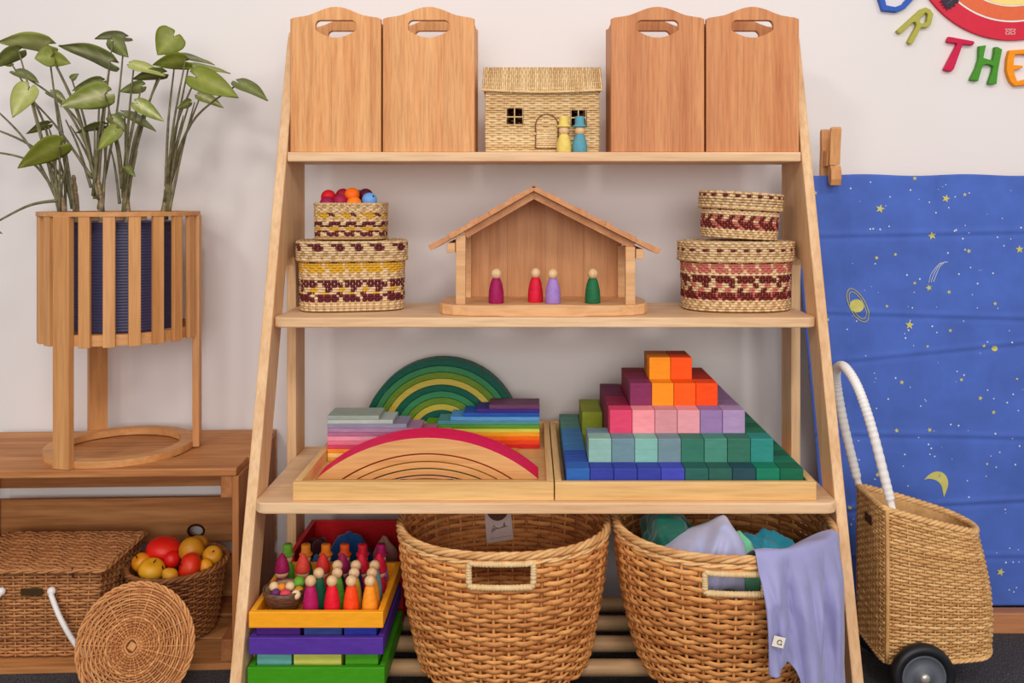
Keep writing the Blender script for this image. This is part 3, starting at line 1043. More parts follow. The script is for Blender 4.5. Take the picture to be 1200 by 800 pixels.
# front nested low arches
def arc_arch(name, label, cx, zc, R, t, y0, dep, zfloor, mats, group, cat, nseg=30):
    """circular-segment arch: outer radius R, thickness t, cut off at zfloor; mats = (face, outer)"""
    a0 = math.asin(min(0.999, (zfloor - zc) / R)) if zfloor > zc else 0.0
    ri = R - t
    a1 = math.asin(min(0.999, (zfloor - zc) / ri)) if zfloor > zc else 0.0
    V = []; F = []; mi = []
    A = [a0 + (PI - 2 * a0) * i / nseg for i in range(nseg + 1)]
    B = [a1 + (PI - 2 * a1) * i / nseg for i in range(nseg + 1)]
    for y in (0, dep):
        for a in A: V.append((R * math.cos(a), y, zc - zfloor + R * math.sin(a)))
        for a in B: V.append((ri * math.cos(a), y, zc - zfloor + ri * math.sin(a)))
    n = nseg + 1; o = 2 * n
    for i in range(nseg):
        F.append((i, i + 1, n + i + 1, n + i)); mi.append(0)
        F.append((o + i, o + n + i, o + n + i + 1, o + i + 1)); mi.append(0)
        F.append((i, o + i, o + i + 1, i + 1)); mi.append(1)
        F.append((n + i, n + i + 1, o + n + i + 1, o + n + i)); mi.append(0)
    F.append((0, n, o + n, o)); mi.append(0)
    F.append((nseg, o + nseg, o + n + nseg, n + nseg)); mi.append(0)
    bm = bmesh.new()
    vv = [bm.verts.new(v) for v in V]
    for f, m in zip(F, mi):
        q = bm.faces.new([vv[i] for i in f]); q.material_index = m
    bmesh.ops.recalc_face_normals(bm, faces=bm.faces)
    sharp = [e for e in bm.edges if len(e.link_faces) == 2 and e.link_faces[0].normal.angle(e.link_faces[1].normal) > 0.9]
    bmesh.ops.bevel(bm, geom=sharp, offset=0.0012, segments=2, affect='EDGES', profile=0.5)
    me = bpy.data.meshes.new(name); bm.to_mesh(me); bm.free()
    me.materials.append(mats[0]); me.materials.append(mats[1])
    o_ = bpy.data.objects.new(name, me); COL.objects.link(o_)
    o_.location = (cx, y0, zfloor)
    return tag(o_, label, cat, group)

M_ARCHN = wood('arch_natural', (232, 178, 118), (206, 144, 86), 'X', 0.5)
zc = H - 0.7023
ARC = [(0.2945, 0.0268, 'outermost low arch with crimson painted back in the left tray', (250, 0, 92)),
       (0.2655, 0.0112, 'second low natural wood arch under the crimson one', (232, 110, 40)),
       (0.2525, 0.0100, 'third low natural wood arch in the front nest', (230, 180, 60)),
       (0.2405, 0.0095, 'fourth low natural wood arch in the front nest', (90, 150, 60)),
       (0.2290, 0.0045, 'smallest low natural wood arch at the core of the nest', (60, 110, 160))]
for R, t, lb, rgb in ARC:
    arc_arch('low_arch', lb, (500.5 - CX) * 1.59 / F_PX, zc, R, t, 1.590, 0.074, ZF, (M_ARCHN, paint('arch_%d_%d_%d' % rgb, rgb)), 'nested low arches in the left tray', 'arch')

# green rainbow at the back of the tray
GREENS = [(8, 92, 74), (58, 136, 84), (106, 142, 40), (204, 186, 76), (6, 96, 76), (56, 140, 88), (104, 142, 40), (200, 184, 72), (8, 92, 78), (52, 128, 92), (84, 136, 52)]
GN = ['dark green outermost', 'mid green second', 'olive green third', 'yellow fourth', 'dark green fifth', 'mid green sixth', 'olive green seventh', 'yellow eighth', 'dark green ninth', 'sea green tenth', 'leaf green innermost']
Rg = 0.1605
for i, (rgb, nm) in enumerate(zip(GREENS, GN)):
    R = Rg - i * 0.01285
    m = paint('rainbow_%d_%d_%d' % rgb, rgb)
    arc_arch('rainbow_arch', nm + ' arch of the upright green rainbow', (517.5 - CX) * 1.862 / F_PX, ZF, R, 0.0122, 1.862, 0.048, ZF, (m, m), 'arches of the upright green rainbow', 'arch', 36)

# stacked colour boards
BT = 0.00772
def board_stack(x_edge, y0, dep, cols, side, dx0, step, grp, where):
    n = len(cols)
    for i, (nm, rgb) in enumerate(cols):           # top first
        L = dx0 + step * i
        z = ZF + (n - 1 - i) * BT
        xc = x_edge + side * L / 2
        o = put('building_board', box(L, dep, BT - 0.0002, 0.0008), paint('board_%d_%d_%d' % rgb, rgb), None, (xc, y0 + dep / 2, z))
        tag(o, '%s wooden board, %s in the %s' % (nm, ORD[i] + ' from top', where), 'board', grp)
ORD = ['first', 'second', 'third', 'fourth', 'fifth', 'sixth', 'seventh', 'eighth', 'ninth', 'tenth', 'eleventh']
board_stack((383.5 - CX) * 1.70 / F_PX, 1.700, 0.067,
            [('sage grey', (150, 164, 152)), ('pale grey green', (176, 188, 182)), ('grey lilac', (142, 136, 160)), ('lilac', (168, 128, 160)), ('mauve', (172, 106, 138)),
             ('light pink', (232, 148, 166)), ('pink', (228, 116, 140)), ('deep pink', (206, 66, 96)), ('orange', (248, 140, 40)), ('pale yellow', (246, 206, 120)), ('amber', (226, 160, 60))],
            1, 0.0955, 0.0255, 'boards of the front pastel stack', 'front pastel board stack')
board_stack((632.3 - CX) * 1.789 / F_PX, 1.789, 0.062,
            [('plum', (104, 58, 92)), ('indigo', (56, 36, 126)), ('royal blue', (30, 82, 170)), ('light blue', (86, 152, 210)), ('teal', (74, 144, 150)),
             ('leaf green', (88, 150, 30)), ('lime yellow', (214, 204, 80)), ('amber orange', (252, 160, 20)), ('orange', (248, 104, 16)), ('orange red', (236, 66, 20)), ('red', (206, 34, 22))],
            -1, 0.0980, 0.0250, 'boards of the rear rainbow stack', 'rear rainbow board stack')

# ------------------------------------------------------------------ stepped pyramid of blocks
def pyramid():
    C = 0.0392
    x0 = (663.5 - CX) * 1.521 / F_PX
    y0 = 1.5205
    BLUE, COB, DTEAL, SLATE, GRN, DGRN = ('bright blue', (44, 98, 176)), ('cobalt blue', (52, 62, 158)), ('dark teal green', (40, 96, 88)), ('dark slate', (36, 72, 82)), ('emerald green', (18, 122, 92)), ('dark green', (16, 100, 70))
    LBL, TEAL, SEA = ('mid blue', (58, 122, 178)), ('grey teal', (80, 130, 116)), ('sea green', (30, 116, 84))
    r1 = [BLUE, COB, COB, COB, ('violet blue', (66, 72, 178)), DTEAL, ('deep teal green', (44, 94, 84)), SLATE, GRN, DGRN]
    r2 = [('pale aqua', (144, 184, 170)), ('grey blue', (112, 142, 150)), ('light aqua', (132, 186, 170)), ('steel grey', (116, 142, 148)), ('teal green', (52, 116, 96)), ('mint teal', (72, 138, 118)), ('pine green', (52, 112, 90)), ('turquoise', (44, 136, 126))]
    r3 = [('hot pink', (224, 66, 104)), ('light pink', (248, 150, 158)), ('dusty pink', (218, 146, 152)), ('rose pink', (234, 156, 164)), ('lavender', (154, 120, 170)), ('pale lavender', (174, 144, 184))]
    r4 = [('plum', (130, 44, 86)), ('amber orange', (255, 148, 22)), ('red orange', (255, 92, 12)), ('vermilion', (252, 76, 8))]
    r5 = [('amber orange', (255, 148, 22)), ('red orange', (255, 86, 12))]
    fronts = [r1, r2, r3, r4, r5]
    left_col = [[None, ('royal blue', (36, 82, 170)), ('royal blue', (36, 82, 170)), LBL, LBL, LBL, LBL, TEAL, TEAL, TEAL],
                [None, ('grey blue', (112, 142, 150)), 0, 0, 0, ('olive green', (132, 142, 34)), ('olive green', (132, 142, 34)), ('olive green', (132, 142, 34))],
                [None, ('crimson', (140, 20, 62)), ('crimson', (140, 20, 62)), ('dark plum', (104, 20, 66)), ('dark plum', (104, 20, 66)), ('dark plum', (104, 20, 66))],
                [None, ('dark raspberry', (120, 30, 70)), ('dark crimson', (132, 16, 44)), ('dark crimson', (132, 16, 44))],
                [None, ('ochre', (190, 120, 30))]]
    right_col = [[None] + [GRN, DGRN, GRN, DGRN, GRN, DGRN, GRN, DGRN, GRN],
                 [None] + [SEA, DGRN, SEA, DGRN, SEA, DGRN, SEA],
                 [None] + [('dusky lavender', (140, 108, 150))] * 5,
                 [None] + [('brick red', (170, 34, 12))] * 3,
                 [None, ('brick red', (176, 60, 16))]]
    backc = [SEA, ('olive green', (132, 142, 34)), ('dark plum', (104, 20, 66)), ('dark crimson', (132, 16, 44)), ('ochre', (190, 120, 30))]
    tiers = ['bottom', 'second', 'third', 'fourth', 'top']
    o9 = ['first', 'second', 'third', 'fourth', 'fifth', 'sixth', 'seventh', 'eighth', 'ninth', 'tenth']
    rg = random.Random(4)
    for i in range(10):
        for j in range(10):
            ring = min(i, j, 9 - i, 9 - j)
            n = 10 - 2 * ring
            ci, cj = i - ring, j - ring
            if cj == 0:
                c = fronts[ring][ci]
                lb = '%s block, %s from left in the front row of the pyramid %s tier' % (c[0], o9[ci], tiers[ring])
                grp = 'front blocks of the stepped pyramid'
            elif ci == 0:
                c = left_col[ring][cj]
                if c == 0: continue
                lb = '%s block, %s from front in the left column of the pyramid %s tier' % (c[0], o9[cj], tiers[ring])
                grp = 'left side blocks of the stepped pyramid'
            elif ci == n - 1:
                c = right_col[ring][cj]
                lb = '%s block, %s from front in the right column of the pyramid %s tier' % (c[0], o9[cj], tiers[ring])
                grp = 'right side blocks of the stepped pyramid'
            else:
                c = backc[ring]
                lb = '%s block, %s from left in the hidden back row of the pyramid %s tier' % (c[0], o9[ci], tiers[ring])
                grp = 'back blocks of the stepped pyramid'
            hgt = C * (ring + 1)
            me = box(C - 0.0006, C - 0.0006, hgt, 0.0013)
            o = put('pyramid_block', me, paint('block_%d_%d_%d' % c[1], c[1], 0.6, 0.12), None,
                    (x0 + (i + 0.5) * C + rg.uniform(-1, 1) * 1e-4, y0 + (j + 0.5) * C + rg.uniform(-1, 1) * 1e-4, ZF))
            tag(o, lb, 'block', grp)
pyramid()

# ------------------------------------------------------------------ coloured trays at lower left
def coloured_trays():
    ZR = H - 0.766
    x0, x1 = -0.4440, (449 - CX) * 1.45 / F_PX
    dep = 0.205
    def ctray(nm, rgb, ztop, zbot, y0, label, ex=0.0):
        m = paint('tray_%s' % nm, rgb, 0.5, 0.1)
        return tray('coloured_tray', label, x0 - ex, x1 + ex, y0, dep, zbot, ztop - zbot, 0.0095, m, m, 0.005)
    ctray('green', (62, 148, 12), H - 0.733, ZR, 1.450, 'bright green wooden tray at the bottom of the coloured stack', 0.0022)
    ctray('purple', (84, 48, 150), H - 0.686, H - 0.713, 1.450, 'purple wooden tray in the middle of the coloured stack')
    ctray('yellow', (250, 166, 28), H - 0.6458, H - 0.671, 1.450, 'yellow wooden tray of peg dolls on top of the coloured stack')
    # blocks carrying the trays
    def blocks(zb, zt, spec, grp):
        for u0, u1, rgb, nm in spec:
            Y = 1.466
            a, b = (u0 - CX) * Y / F_PX, (u1 - CX) * Y / F_PX
            for q in range(3):
                o = put('tray_block', box(b - a, 0.055, zt - zb, 0.0012), paint('tb_%d_%d_%d' % rgb, rgb), None, ((a + b) / 2, Y + 0.0275 + q * 0.057, zb))
                tag(o, '%s wooden block between the trays, %s row' % (nm, ['front', 'middle', 'back'][q]), 'block', grp)
    blocks(ZR + 0.0058, H - 0.7135, ((301, 341.5, (104, 172, 164), 'aqua'), (344, 400, (206, 206, 92), 'lime yellow'), (404.5, 443, (74, 156, 24), 'leaf green')), 'blocks in the green tray')
    blocks(H - 0.713 + 0.0058, H - 0.6715, ((300.5, 351.5, (84, 38, 132), 'violet'), (356, 400.5, (58, 76, 142), 'denim blue'), (403, 441, (44, 58, 166), 'ultramarine')), 'blocks in the purple tray')
    zf = H - 0.671 + 0.0058
    hp = 0.0655
    def row(Y, spec, hat, where):
        for u, rgb, hrgb, nm in spec:
            x = (u - CX) * Y / F_PX
            peg_doll((x, Y, zf), rgb, nm, hp, 0.0127, hat, hrgb, where)
    g = 'bare headed peg dolls in the yellow tray'
    row(1.479, [(364, (176, 16, 88), None, 'magenta peg doll in the front row of the yellow tray'), (389, (228, 20, 44), None, 'scarlet peg doll in the front row of the yellow tray'),
                (411.5, (244, 72, 20), None, 'orange red peg doll in the front row of the yellow tray'), (433.5, (250, 150, 34), None, 'orange peg doll in the front row of the yellow tray')], None, g)
    row(1.510, [(373.5, (20, 92, 62), None, 'dark green peg doll in the second row of the yellow tray'), (395, (84, 150, 40), None, 'leaf green peg doll in the second row of the yellow tray'),
                (415, (190, 160, 44), None, 'olive yellow peg doll in the second row of the yellow tray'), (436, (246, 158, 44), None, 'amber peg doll in the second row of the yellow tray')], None, g)
    row(1.541, [(395.5, (22, 50, 60), None, 'dark teal peg doll in the third row of the yellow tray'), (417, (36, 44, 110), None, 'navy peg doll in the third row of the yellow tray'),
                (439, (110, 158, 168), None, 'pale blue peg doll in the third row of the yellow tray')], None, g)
    g = 'pointed hat gnomes in the yellow tray'
    row(1.573, [(330.5, (150, 14, 76), (150, 14, 76), 'gnome with magenta pointed hat at far left of the yellow tray'), (355, (196, 64, 44), (206, 64, 48), 'gnome with coral pointed hat in the yellow tray'),
                (378.5, (200, 44, 34), (208, 44, 36), 'gnome with brick red pointed hat in the yellow tray'), (401, (140, 20, 70), (146, 22, 76), 'gnome with wine pointed hat in the yellow tray'),
                (424, (206, 24, 50), (210, 24, 52), 'gnome with crimson pointed hat in the yellow tray'), (444.5, (196, 18, 54), (206, 20, 56), 'gnome with ruby pointed hat at far right of the yellow tray')], 'point', g)
    g = 'top hat peg dolls in the yellow tray'
    row(1.618, [(337, (96, 160, 50), (110, 170, 50), 'green peg doll in green top hat at back of the yellow tray'), (358.5, (22, 90, 60), (226, 130, 30), 'dark green peg doll in orange top hat, yellow tray'),
                (382, (236, 130, 30), (240, 130, 26), 'orange peg doll in tall orange top hat, yellow tray'), (404, (44, 84, 160), (232, 84, 30), 'blue peg doll in orange red top hat, yellow tray'),
                (425, (104, 30, 130), (216, 30, 50), 'purple peg doll in red top hat, yellow tray'), (446.5, (176, 110, 180), (172, 24, 90), 'lilac peg doll in magenta top hat, yellow tray')], 'tophat', g)
    # coconut bowl
    cx, cy = (333.5 - CX) * 1.502 / F_PX, 1.503
    m, nt, bs = new_mat('coconut_shell')
    mp = mapping(nt, (30, 30, 160)); n = noise(nt, mp.outputs[0], 3, 4)
    nt.links.new(ramp(nt, n, [(0.3, lin(62, 34, 22)), (0.7, lin(126, 84, 58))]), bs.inputs['Base Color']); bs.inputs['Roughness'].default_value = 0.5
    bump(nt, bs, n, 0.5, 0.001)
    root = thing('coconut_bowl', 'small brown coconut bowl of tiny wooden pieces in the yellow tray', 'bowl', (cx, cy, zf))
    R = 0.0345
    outp = [(0, 0), (0.012, 0), (0.022, 0.006), (0.030, 0.016), (R, 0.030), (R + .0005, 0.037), (R - .0022, 0.0372)]
    put('shell', lathe('shell', outp + [(R - .0032, 0.030), (0.027, 0.017), (0.019, 0.0085), (0.010, 0.004), (0, 0.004)], 32, cap=False), m, root)
    inm = lathe('inner', [(R - .0036, 0.0355), (R - .0036, 0.030), (0.0265, 0.0175), (0.0185, 0.009), (0.009, 0.0046), (0, 0.0046)], 32, cap=False)
    put('lining', inm, plain('coconut_inside', (190, 152, 116), 0.5), root)
    sp = lambda r: lathe('bead', [(r * math.sin(PI * i / 8), -r * math.cos(PI * i / 8)) for i in range(9)], 16, cap=False)
    b8, b9 = sp(0.0078), sp(0.0098)
    for u, v, dy, r, rgb, nm in ((321, 687, 0.004, b8, (232, 196, 150), 'pale bead at left in the coconut bowl'), (330.5, 688.5, 0.008, b8, (236, 140, 40), 'orange bead in the coconut bowl'),
                              (340, 687, 0.002, b8, (232, 196, 150), 'pale bead at middle of the coconut bowl'), (350.5, 682, 0.012, b9, (104, 160, 52), 'green ball at right rear of the coconut bowl'),
                              (350.5, 692, -0.008, b8, (206, 140, 30), 'ochre bead at right in the coconut bowl'), (323, 695.5, -0.010, b8, (108, 50, 110), 'purple bead in the coconut bowl'),
                              (334.5, 697.5, -0.017, b9, (226, 70, 90), 'pink ball at the front of the coconut bowl'), (347, 696.5, -0.018, b8, (240, 208, 160), 'cream bead at front right of the coconut bowl')):
        p = W(u, v, cy + dy)
        tag(put('wooden_bead', r, paint('bead_%d_%d_%d' % rgb, rgb, 0.5, 0.06), None, p), nm, 'bead', 'tiny pieces in the coconut bowl')
    tag(put('wooden_bead', sp(0.0115), M_HEAD, None, (cx, cy + 0.001, zf + 0.0165)), 'large plain bead buried at the bottom of the coconut bowl', 'bead', 'tiny pieces in the coconut bowl')
    # red box standing behind
    mr = paint('box_red', (190, 14, 22), 0.5, 0.1)
    y0 = 1.668
    rx0, rx1 = -0.4385, -0.232
    root = thing('red_box', 'deep red wooden box behind the yellow tray of peg dolls', 'box', ((rx0 + rx1) / 2, y0 + 0.09, ZR))
    w, dd, hh = rx1 - rx0, 0.18, 0.129
    put('front_side', box(w, 0.009, hh - 0.03, 0.001), mr, root, (0, -dd / 2 + .0045, 0))
    put('back_side', box(w, 0.009, hh, 0.001), mr, root, (0, dd / 2 - .0045, 0))
    for s_ in (-1, 1): put('end_side', box(0.009, dd - 0.018, hh, 0.001), mr, root, (s_ * (w / 2 - .0045), 0, 0))
    put('box_floor', box(w - 0.018, dd - 0.018, 0.006, 0), mr, root, (0, 0, 0.001))
    def lump(nm, lb, c, r, rgb, seed, cat='felt'):
        rg = np.random.RandomState(seed)
        u = np.linspace(0, 2 * PI, 29)[:-1]; v = np.linspace(0, PI, 13)
        ph = rg.rand(6) * 6
        V = []
        for b in v:
            for a in u:
                f = 1 + 0.16 * math.sin(3 * a + ph[0]) * math.sin(b) + 0.12 * math.sin(5 * a + 2 * b + ph[1]) * math.sin(b) + 0.10 * math.sin(4 * b + ph[2])
                V.append((c[0] + r[0] * f * math.sin(b) * math.cos(a), c[1] + r[1] * f * math.sin(b) * math.sin(a), c[2] - r[2] * f * math.cos(b)))
        n = 28
        Fq = [(i * n + j, i * n + (j + 1) % n, (i + 1) * n + (j + 1) % n, (i + 1) * n + j) for i in range(12) for j in range(n)]
        o = put(nm, npmesh(nm, np.array(V), np.array(Fq)), fabric('felt_%d_%d_%d' % rgb, rgb, 0.95, 0.3))
        tag(o, lb, cat)
    zb = ZR + 0.007
    lump('felt_piece', 'crumpled bright blue felt piece inside the red box', (W(410, 632, 1.775).x, 1.775, zb + 0.080), (0.038, 0.022, 0.038), (32, 84, 150), 2)
    lump('felt_piece', 'crumpled beige felt piece at right inside the red box', (W(450, 637, 1.775).x, 1.776, zb + 0.076), (0.020, 0.018, 0.036), (196, 150, 130), 5)
    lump('felt_piece', 'dark brown felt piece at left inside the red box', (W(368, 640, 1.775).x + .004, 1.785, zb + 0.074), (0.018, 0.018, 0.034), (66, 22, 26), 8)
    lump('felt_piece', 'light blue felt piece in front of the brown one in the red box', (W(374, 645, 1.745).x, 1.742, zb + 0.050), (0.018, 0.016, 0.038), (64, 120, 180), 9)
    for i, x in enumerate((-0.405, -0.365, -0.325, -0.285, -0.262)):
        pass
coloured_trays()

# ------------------------------------------------------------------ big rattan baskets under the lower board
def big_basket(label, cx, cy, rx, ry, ztop, zbot, prof, hphi, hw_, hz0, hz1, seed, mat, tilt=None):
    root = thing('rattan_basket', label, 'basket', (cx, cy, zbot), rot=tilt or (0, 0, 0))
    ht = ztop - zbot
    px, pr = zip(*prof)
    def Pf(s, h):
        sc = np.interp(h, px, pr)
        x, y = superell(rx, ry, 2.25, s)
        return np.stack([x * sc, y * sc, np.full_like(x, 0.004 + h * (ht - 0.004))], -1)
    sph = (hphi / 360.0) % 1.0
    z0, z1 = (hz0 - zbot) / ht, (hz1 - zbot) / ht
    ds = hw_ / (2 * PI * (rx + ry) / 2)
    def hole(s, h):
        d = (np.asarray(s) - sph + 0.5) % 1.0 - 0.5
        return (np.abs(d) < ds) & (np.asarray(h) > z0) & (np.asarray(h) < z1)
    rows, ns = 29, 42
    o = put('woven_wall', weave('woven_wall', Pf, rows, ns, 0.0026, 0.0015, ht / rows * 0.54, 6, 6, hole=hole, h1=0.975, stake_r=0.0026, jit=0.0005, seed=seed), mat, root)
    o['kind'] = 'stuff'
    # second pair of stakes next to each stake reads as the paired uprights
    P = Pf(np.arange(420) / 420, 1.0)
    put('rim', rope('rim', P, 0.0036, 0.0033, 4, 0.075), M_RIM, root)
    P2 = Pf(np.arange(300) / 300, 0.955); c = P2.mean(0); P2 = c + (P2 - c) * np.array([1.012, 1.012, 1])
    put('rim_band', rope('rim_band', P2, 0.0018, 0.0026, 2, 0.06), M_RIM, root)
    bm = disc_mesh('basket_floor', lambda s, h: Pf(s, 0.01), 0)
    put('basket_floor', bm, mat, root)
    # wrapped handle frame
    ang = []
    n = 14
    for a, b in ((-1, 1),): pass
    pts = []
    dz = (z1 - z0)
    for t in np.linspace(-1, 1, n): pts.append((sph + ds * t, z0))
    for t in np.linspace(0, 1, 6)[1:-1]: pts.append((sph + ds * 1.05, z0 + dz * t))
    for t in np.linspace(1, -1, n): pts.append((sph + ds * t, z1))
    for t in np.linspace(1, 0, 6)[1:-1]: pts.append((sph - ds * 1.05, z0 + dz * t))
    Q = np.vstack([Pf(np.array([a]), b) for a, b in pts])
    c = Q.mean(0) * np.array([0, 0, 1])
    d = Q.copy(); d[:, 2] = 0
    Q = Q + nrm(d) * 0.002
    Qs = smooth_path(Q, 260, True)
    rad = 0.0040 + 0.0011 * np.abs(np.sin(np.arange(260) * PI / 5.0 + np.sin(np.arange(260) * 0.21)))
    V, Fq = ring_tube(Qs, np.tile(nrm((Q.mean(0) * np.array([1, 1, 0]))[None])[0], (260, 1)), rad, rad, 8, True)
    put('handle_wrap', npmesh('handle_wrap', V, Fq), M_WRAP, root)
    return root, Pf

LBX, LBY = (591 - CX) * 1.56 / F_PX, 1.556
LB_T = H - 0.534; LB_B = H - 0.766 + 0.001
prof = [(0, 0.80), (0.12, 0.85), (0.35, 0.905), (0.6, 0.96), (0.85, 0.99), (1.0, 1.0)]
lb, LBP = big_basket('large empty honey rattan basket with hang tag, under the lower board', LBX, LBY, 0.1735, 0.168, LB_T, LB_B, prof, -90, 0.047, H - 0.583, H - 0.546, 11, M_WICK)
RBX, RBY = (845 - CX) * 1.535 / F_PX, 1.535
RB_T, RB_B = H - 0.527, H - 0.766 + 0.001
prof2 = [(0, 0.74), (0.12, 0.81), (0.35, 0.89), (0.6, 0.955), (0.85, 0.99), (1.0, 1.0)]
big_basket('large honey rattan basket heaped with play silks, at right under the lower board', RBX - 0.0005, RBY, 0.1765, 0.178, RB_T, RB_B, prof2, -95, 0.041, H - 0.580, H - 0.549, 23, M_WICK)

# hang tag inside the left basket
def hang_tag():
    Y = LBY + 0.155
    k = Y / F_PX
    m = plain('tag_card', (214, 196, 190), 0.7, spec=0.2)
    ink = plain('tag_ink', (54, 34, 34), 0.7, spec=0.2)
    c = W(584.5, 614, Y)
    root = thing('hang_tag', 'pale card hang tag with script lettering inside the empty basket', 'tag', c, rot=(math.radians(-6), math.radians(-2.5), 0))
    def q(u, v): return ((u - 584.5) * k, (614 - v) * k)
    me = outline_mesh('card', [[q(568, 592), q(599, 592), q(601, 632), q(569.5, 635)]], 0.0009)
    put('card', me, m, root)
    circ = [q(583.5 + 12.5 * math.cos(a), 597.5 + 12.5 * math.sin(a)) for a in np.linspace(0, 2 * PI, 33)[:-1]]
    put('printed_circle', outline_mesh('circle', [circ], 0.0003), plain('tag_brown', (92, 52, 40), 0.7), root, (0, -0.0007, 0))
    A = Acc()
    # script word: sweeping Q-like capital, small loops, two tall loops and an end flourish
    strokes = [[(576, 622.5), (577.5, 617), (579, 615), (580, 617), (578.5, 620.5), (576.5, 622.2), (577, 619), (581, 620.5)],
               [(580.5, 619), (581.5, 617.5), (582, 619), (583, 617.8), (583.5, 618.8), (585.5, 618.2), (587, 618)],
               [(587, 618), (588.5, 617), (589.2, 618), (591, 612.5), (591.4, 613), (590.8, 618), (592, 615.5), (593, 617), (594.5, 616.2)]]
    for st in strokes:
        P = np.array([(a, -0.0009, b) for a, b in (q(*s) for s in st)])
        P = smooth_path(P, 40)
        V, Fq = ring_tube(P, np.tile([0, -1.0, 0], (40, 1)), 0.0002, 0.00045, 4, False)
        A.add(V, Fq)
    put('lettering', A.mesh('script'), ink, root)
    A = Acc()
    rr = random.Random(2)
    u = 573.5
    while u < 598:
        w = rr.uniform(0.8, 2.0)
        vv = 630.2 - (u - 573) * 0.11
        a = q(u, vv); b = q(u + w, vv - w * 0.11)
        P = np.array([(a[0], -0.0009, a[1]), ((a[0] + b[0]) / 2, -0.0009, (a[1] + b[1]) / 2), (b[0], -0.0009, b[1])])
        A.add(*ring_tube(P, np.tile([0, -1.0, 0], (3, 1)), 0.0002, 0.0005, 4, False))
        u += w + 0.8
    put('small_print', A.mesh('print'), plain('tag_grey_ink', (150, 128, 124), 0.7), root)
    put('tag_string', tube('string', smooth_path([(0, 0.0, q(0, 593)[1]), (0.002, 0.006, q(0, 585)[1]), (0, 0.012, q(0, 578)[1])], 8), 0.0006, 5), m, root)
hang_tag()

# ------------------------------------------------------------------ play silks
def heap(name, label, c, r, mat, seed, sharp=1.0, group='play silks heaped in the basket', squash=None):
    rg = np.random.RandomState(seed)
    nu, nv = 120, 60
    a = np.arange(nu) / nu * 2 * PI
    b = (np.arange(nv + 1) / nv * 0.98 + 0.01) * PI
    A_, B_ = np.meshgrid(a, b)
    D = np.stack([np.sin(B_) * np.cos(A_), np.sin(B_) * np.sin(A_), np.cos(B_)], -1)
    f = np.ones_like(A_)
    for q in range(9):                       # crumple: sharp ridges in random directions
        k = rg.randn(3); k = k / np.linalg.norm(k) * (1.6 + 0.75 * q)
        bend = 0.5 * np.sin(D @ (rg.randn(3) * 2.2))
        f = f + sharp * (0.17 / (1 + 0.42 * q)) * (0.5 - np.abs(np.sin(D @ k + rg.rand() * 6.28 + bend)) ** 0.8)
    V = (np.array(c)[None, None] + D * f[..., None] * np.array(r)[None, None]).reshape(-1, 3)
    F = [(i * nu + j, (i + 1) * nu + j, (i + 1) * nu + (j + 1) % nu, i * nu + (j + 1) % nu) for i in range(nv) for j in range(nu)]
    o = put(name, npmesh(name, V, np.array(F)), mat)
    tag(o, label, 'silk cloth', group)
    return o

M_LAV = fabric('silk_lavender', (152, 150, 194), 0.5, 0.2)
M_GREYL = fabric('silk_grey_lavender', (172, 172, 204), 0.55, 0.3)
M_MINT = fabric('silk_mint', (122, 206, 158), 0.55, 0.3)
M_AQUA = fabric('silk_aqua', (40, 150, 172), 0.55, 0.3)
M_DGRN = fabric('silk_dark_green', (10, 92, 74), 0.6, 0.3)

def sheet(name, label, ctrl, mat, fold=None, thick=0.0012, nu=40, nv=40, group='play silks heaped in the basket'):
    """cloth sheet through a control grid ctrl[row][col] (world points), smooth in both directions"""
    rows = [smooth_path(r, nu) for r in ctrl]
    G = np.stack([smooth_path([rows[i][j] for i in range(len(rows))], nv) for j in range(nu)], 1)   # nv,nu,3
    if fold is not None: G = G + fold(nv, nu)
    V = G.reshape(-1, 3)
    F = [(i * nu + j, i * nu + j + 1, (i + 1) * nu + j + 1, (i + 1) * nu + j) for i in range(nv - 1) for j in range(nu - 1)]
    me = npmesh(name, V, np.array(F))
    o = put(name, me, mat)
    sd = o.modifiers.new('thickness', 'SOLIDIFY'); sd.thickness = thick; sd.offset = 0
    tag(o, label, 'silk cloth', group)
    return o

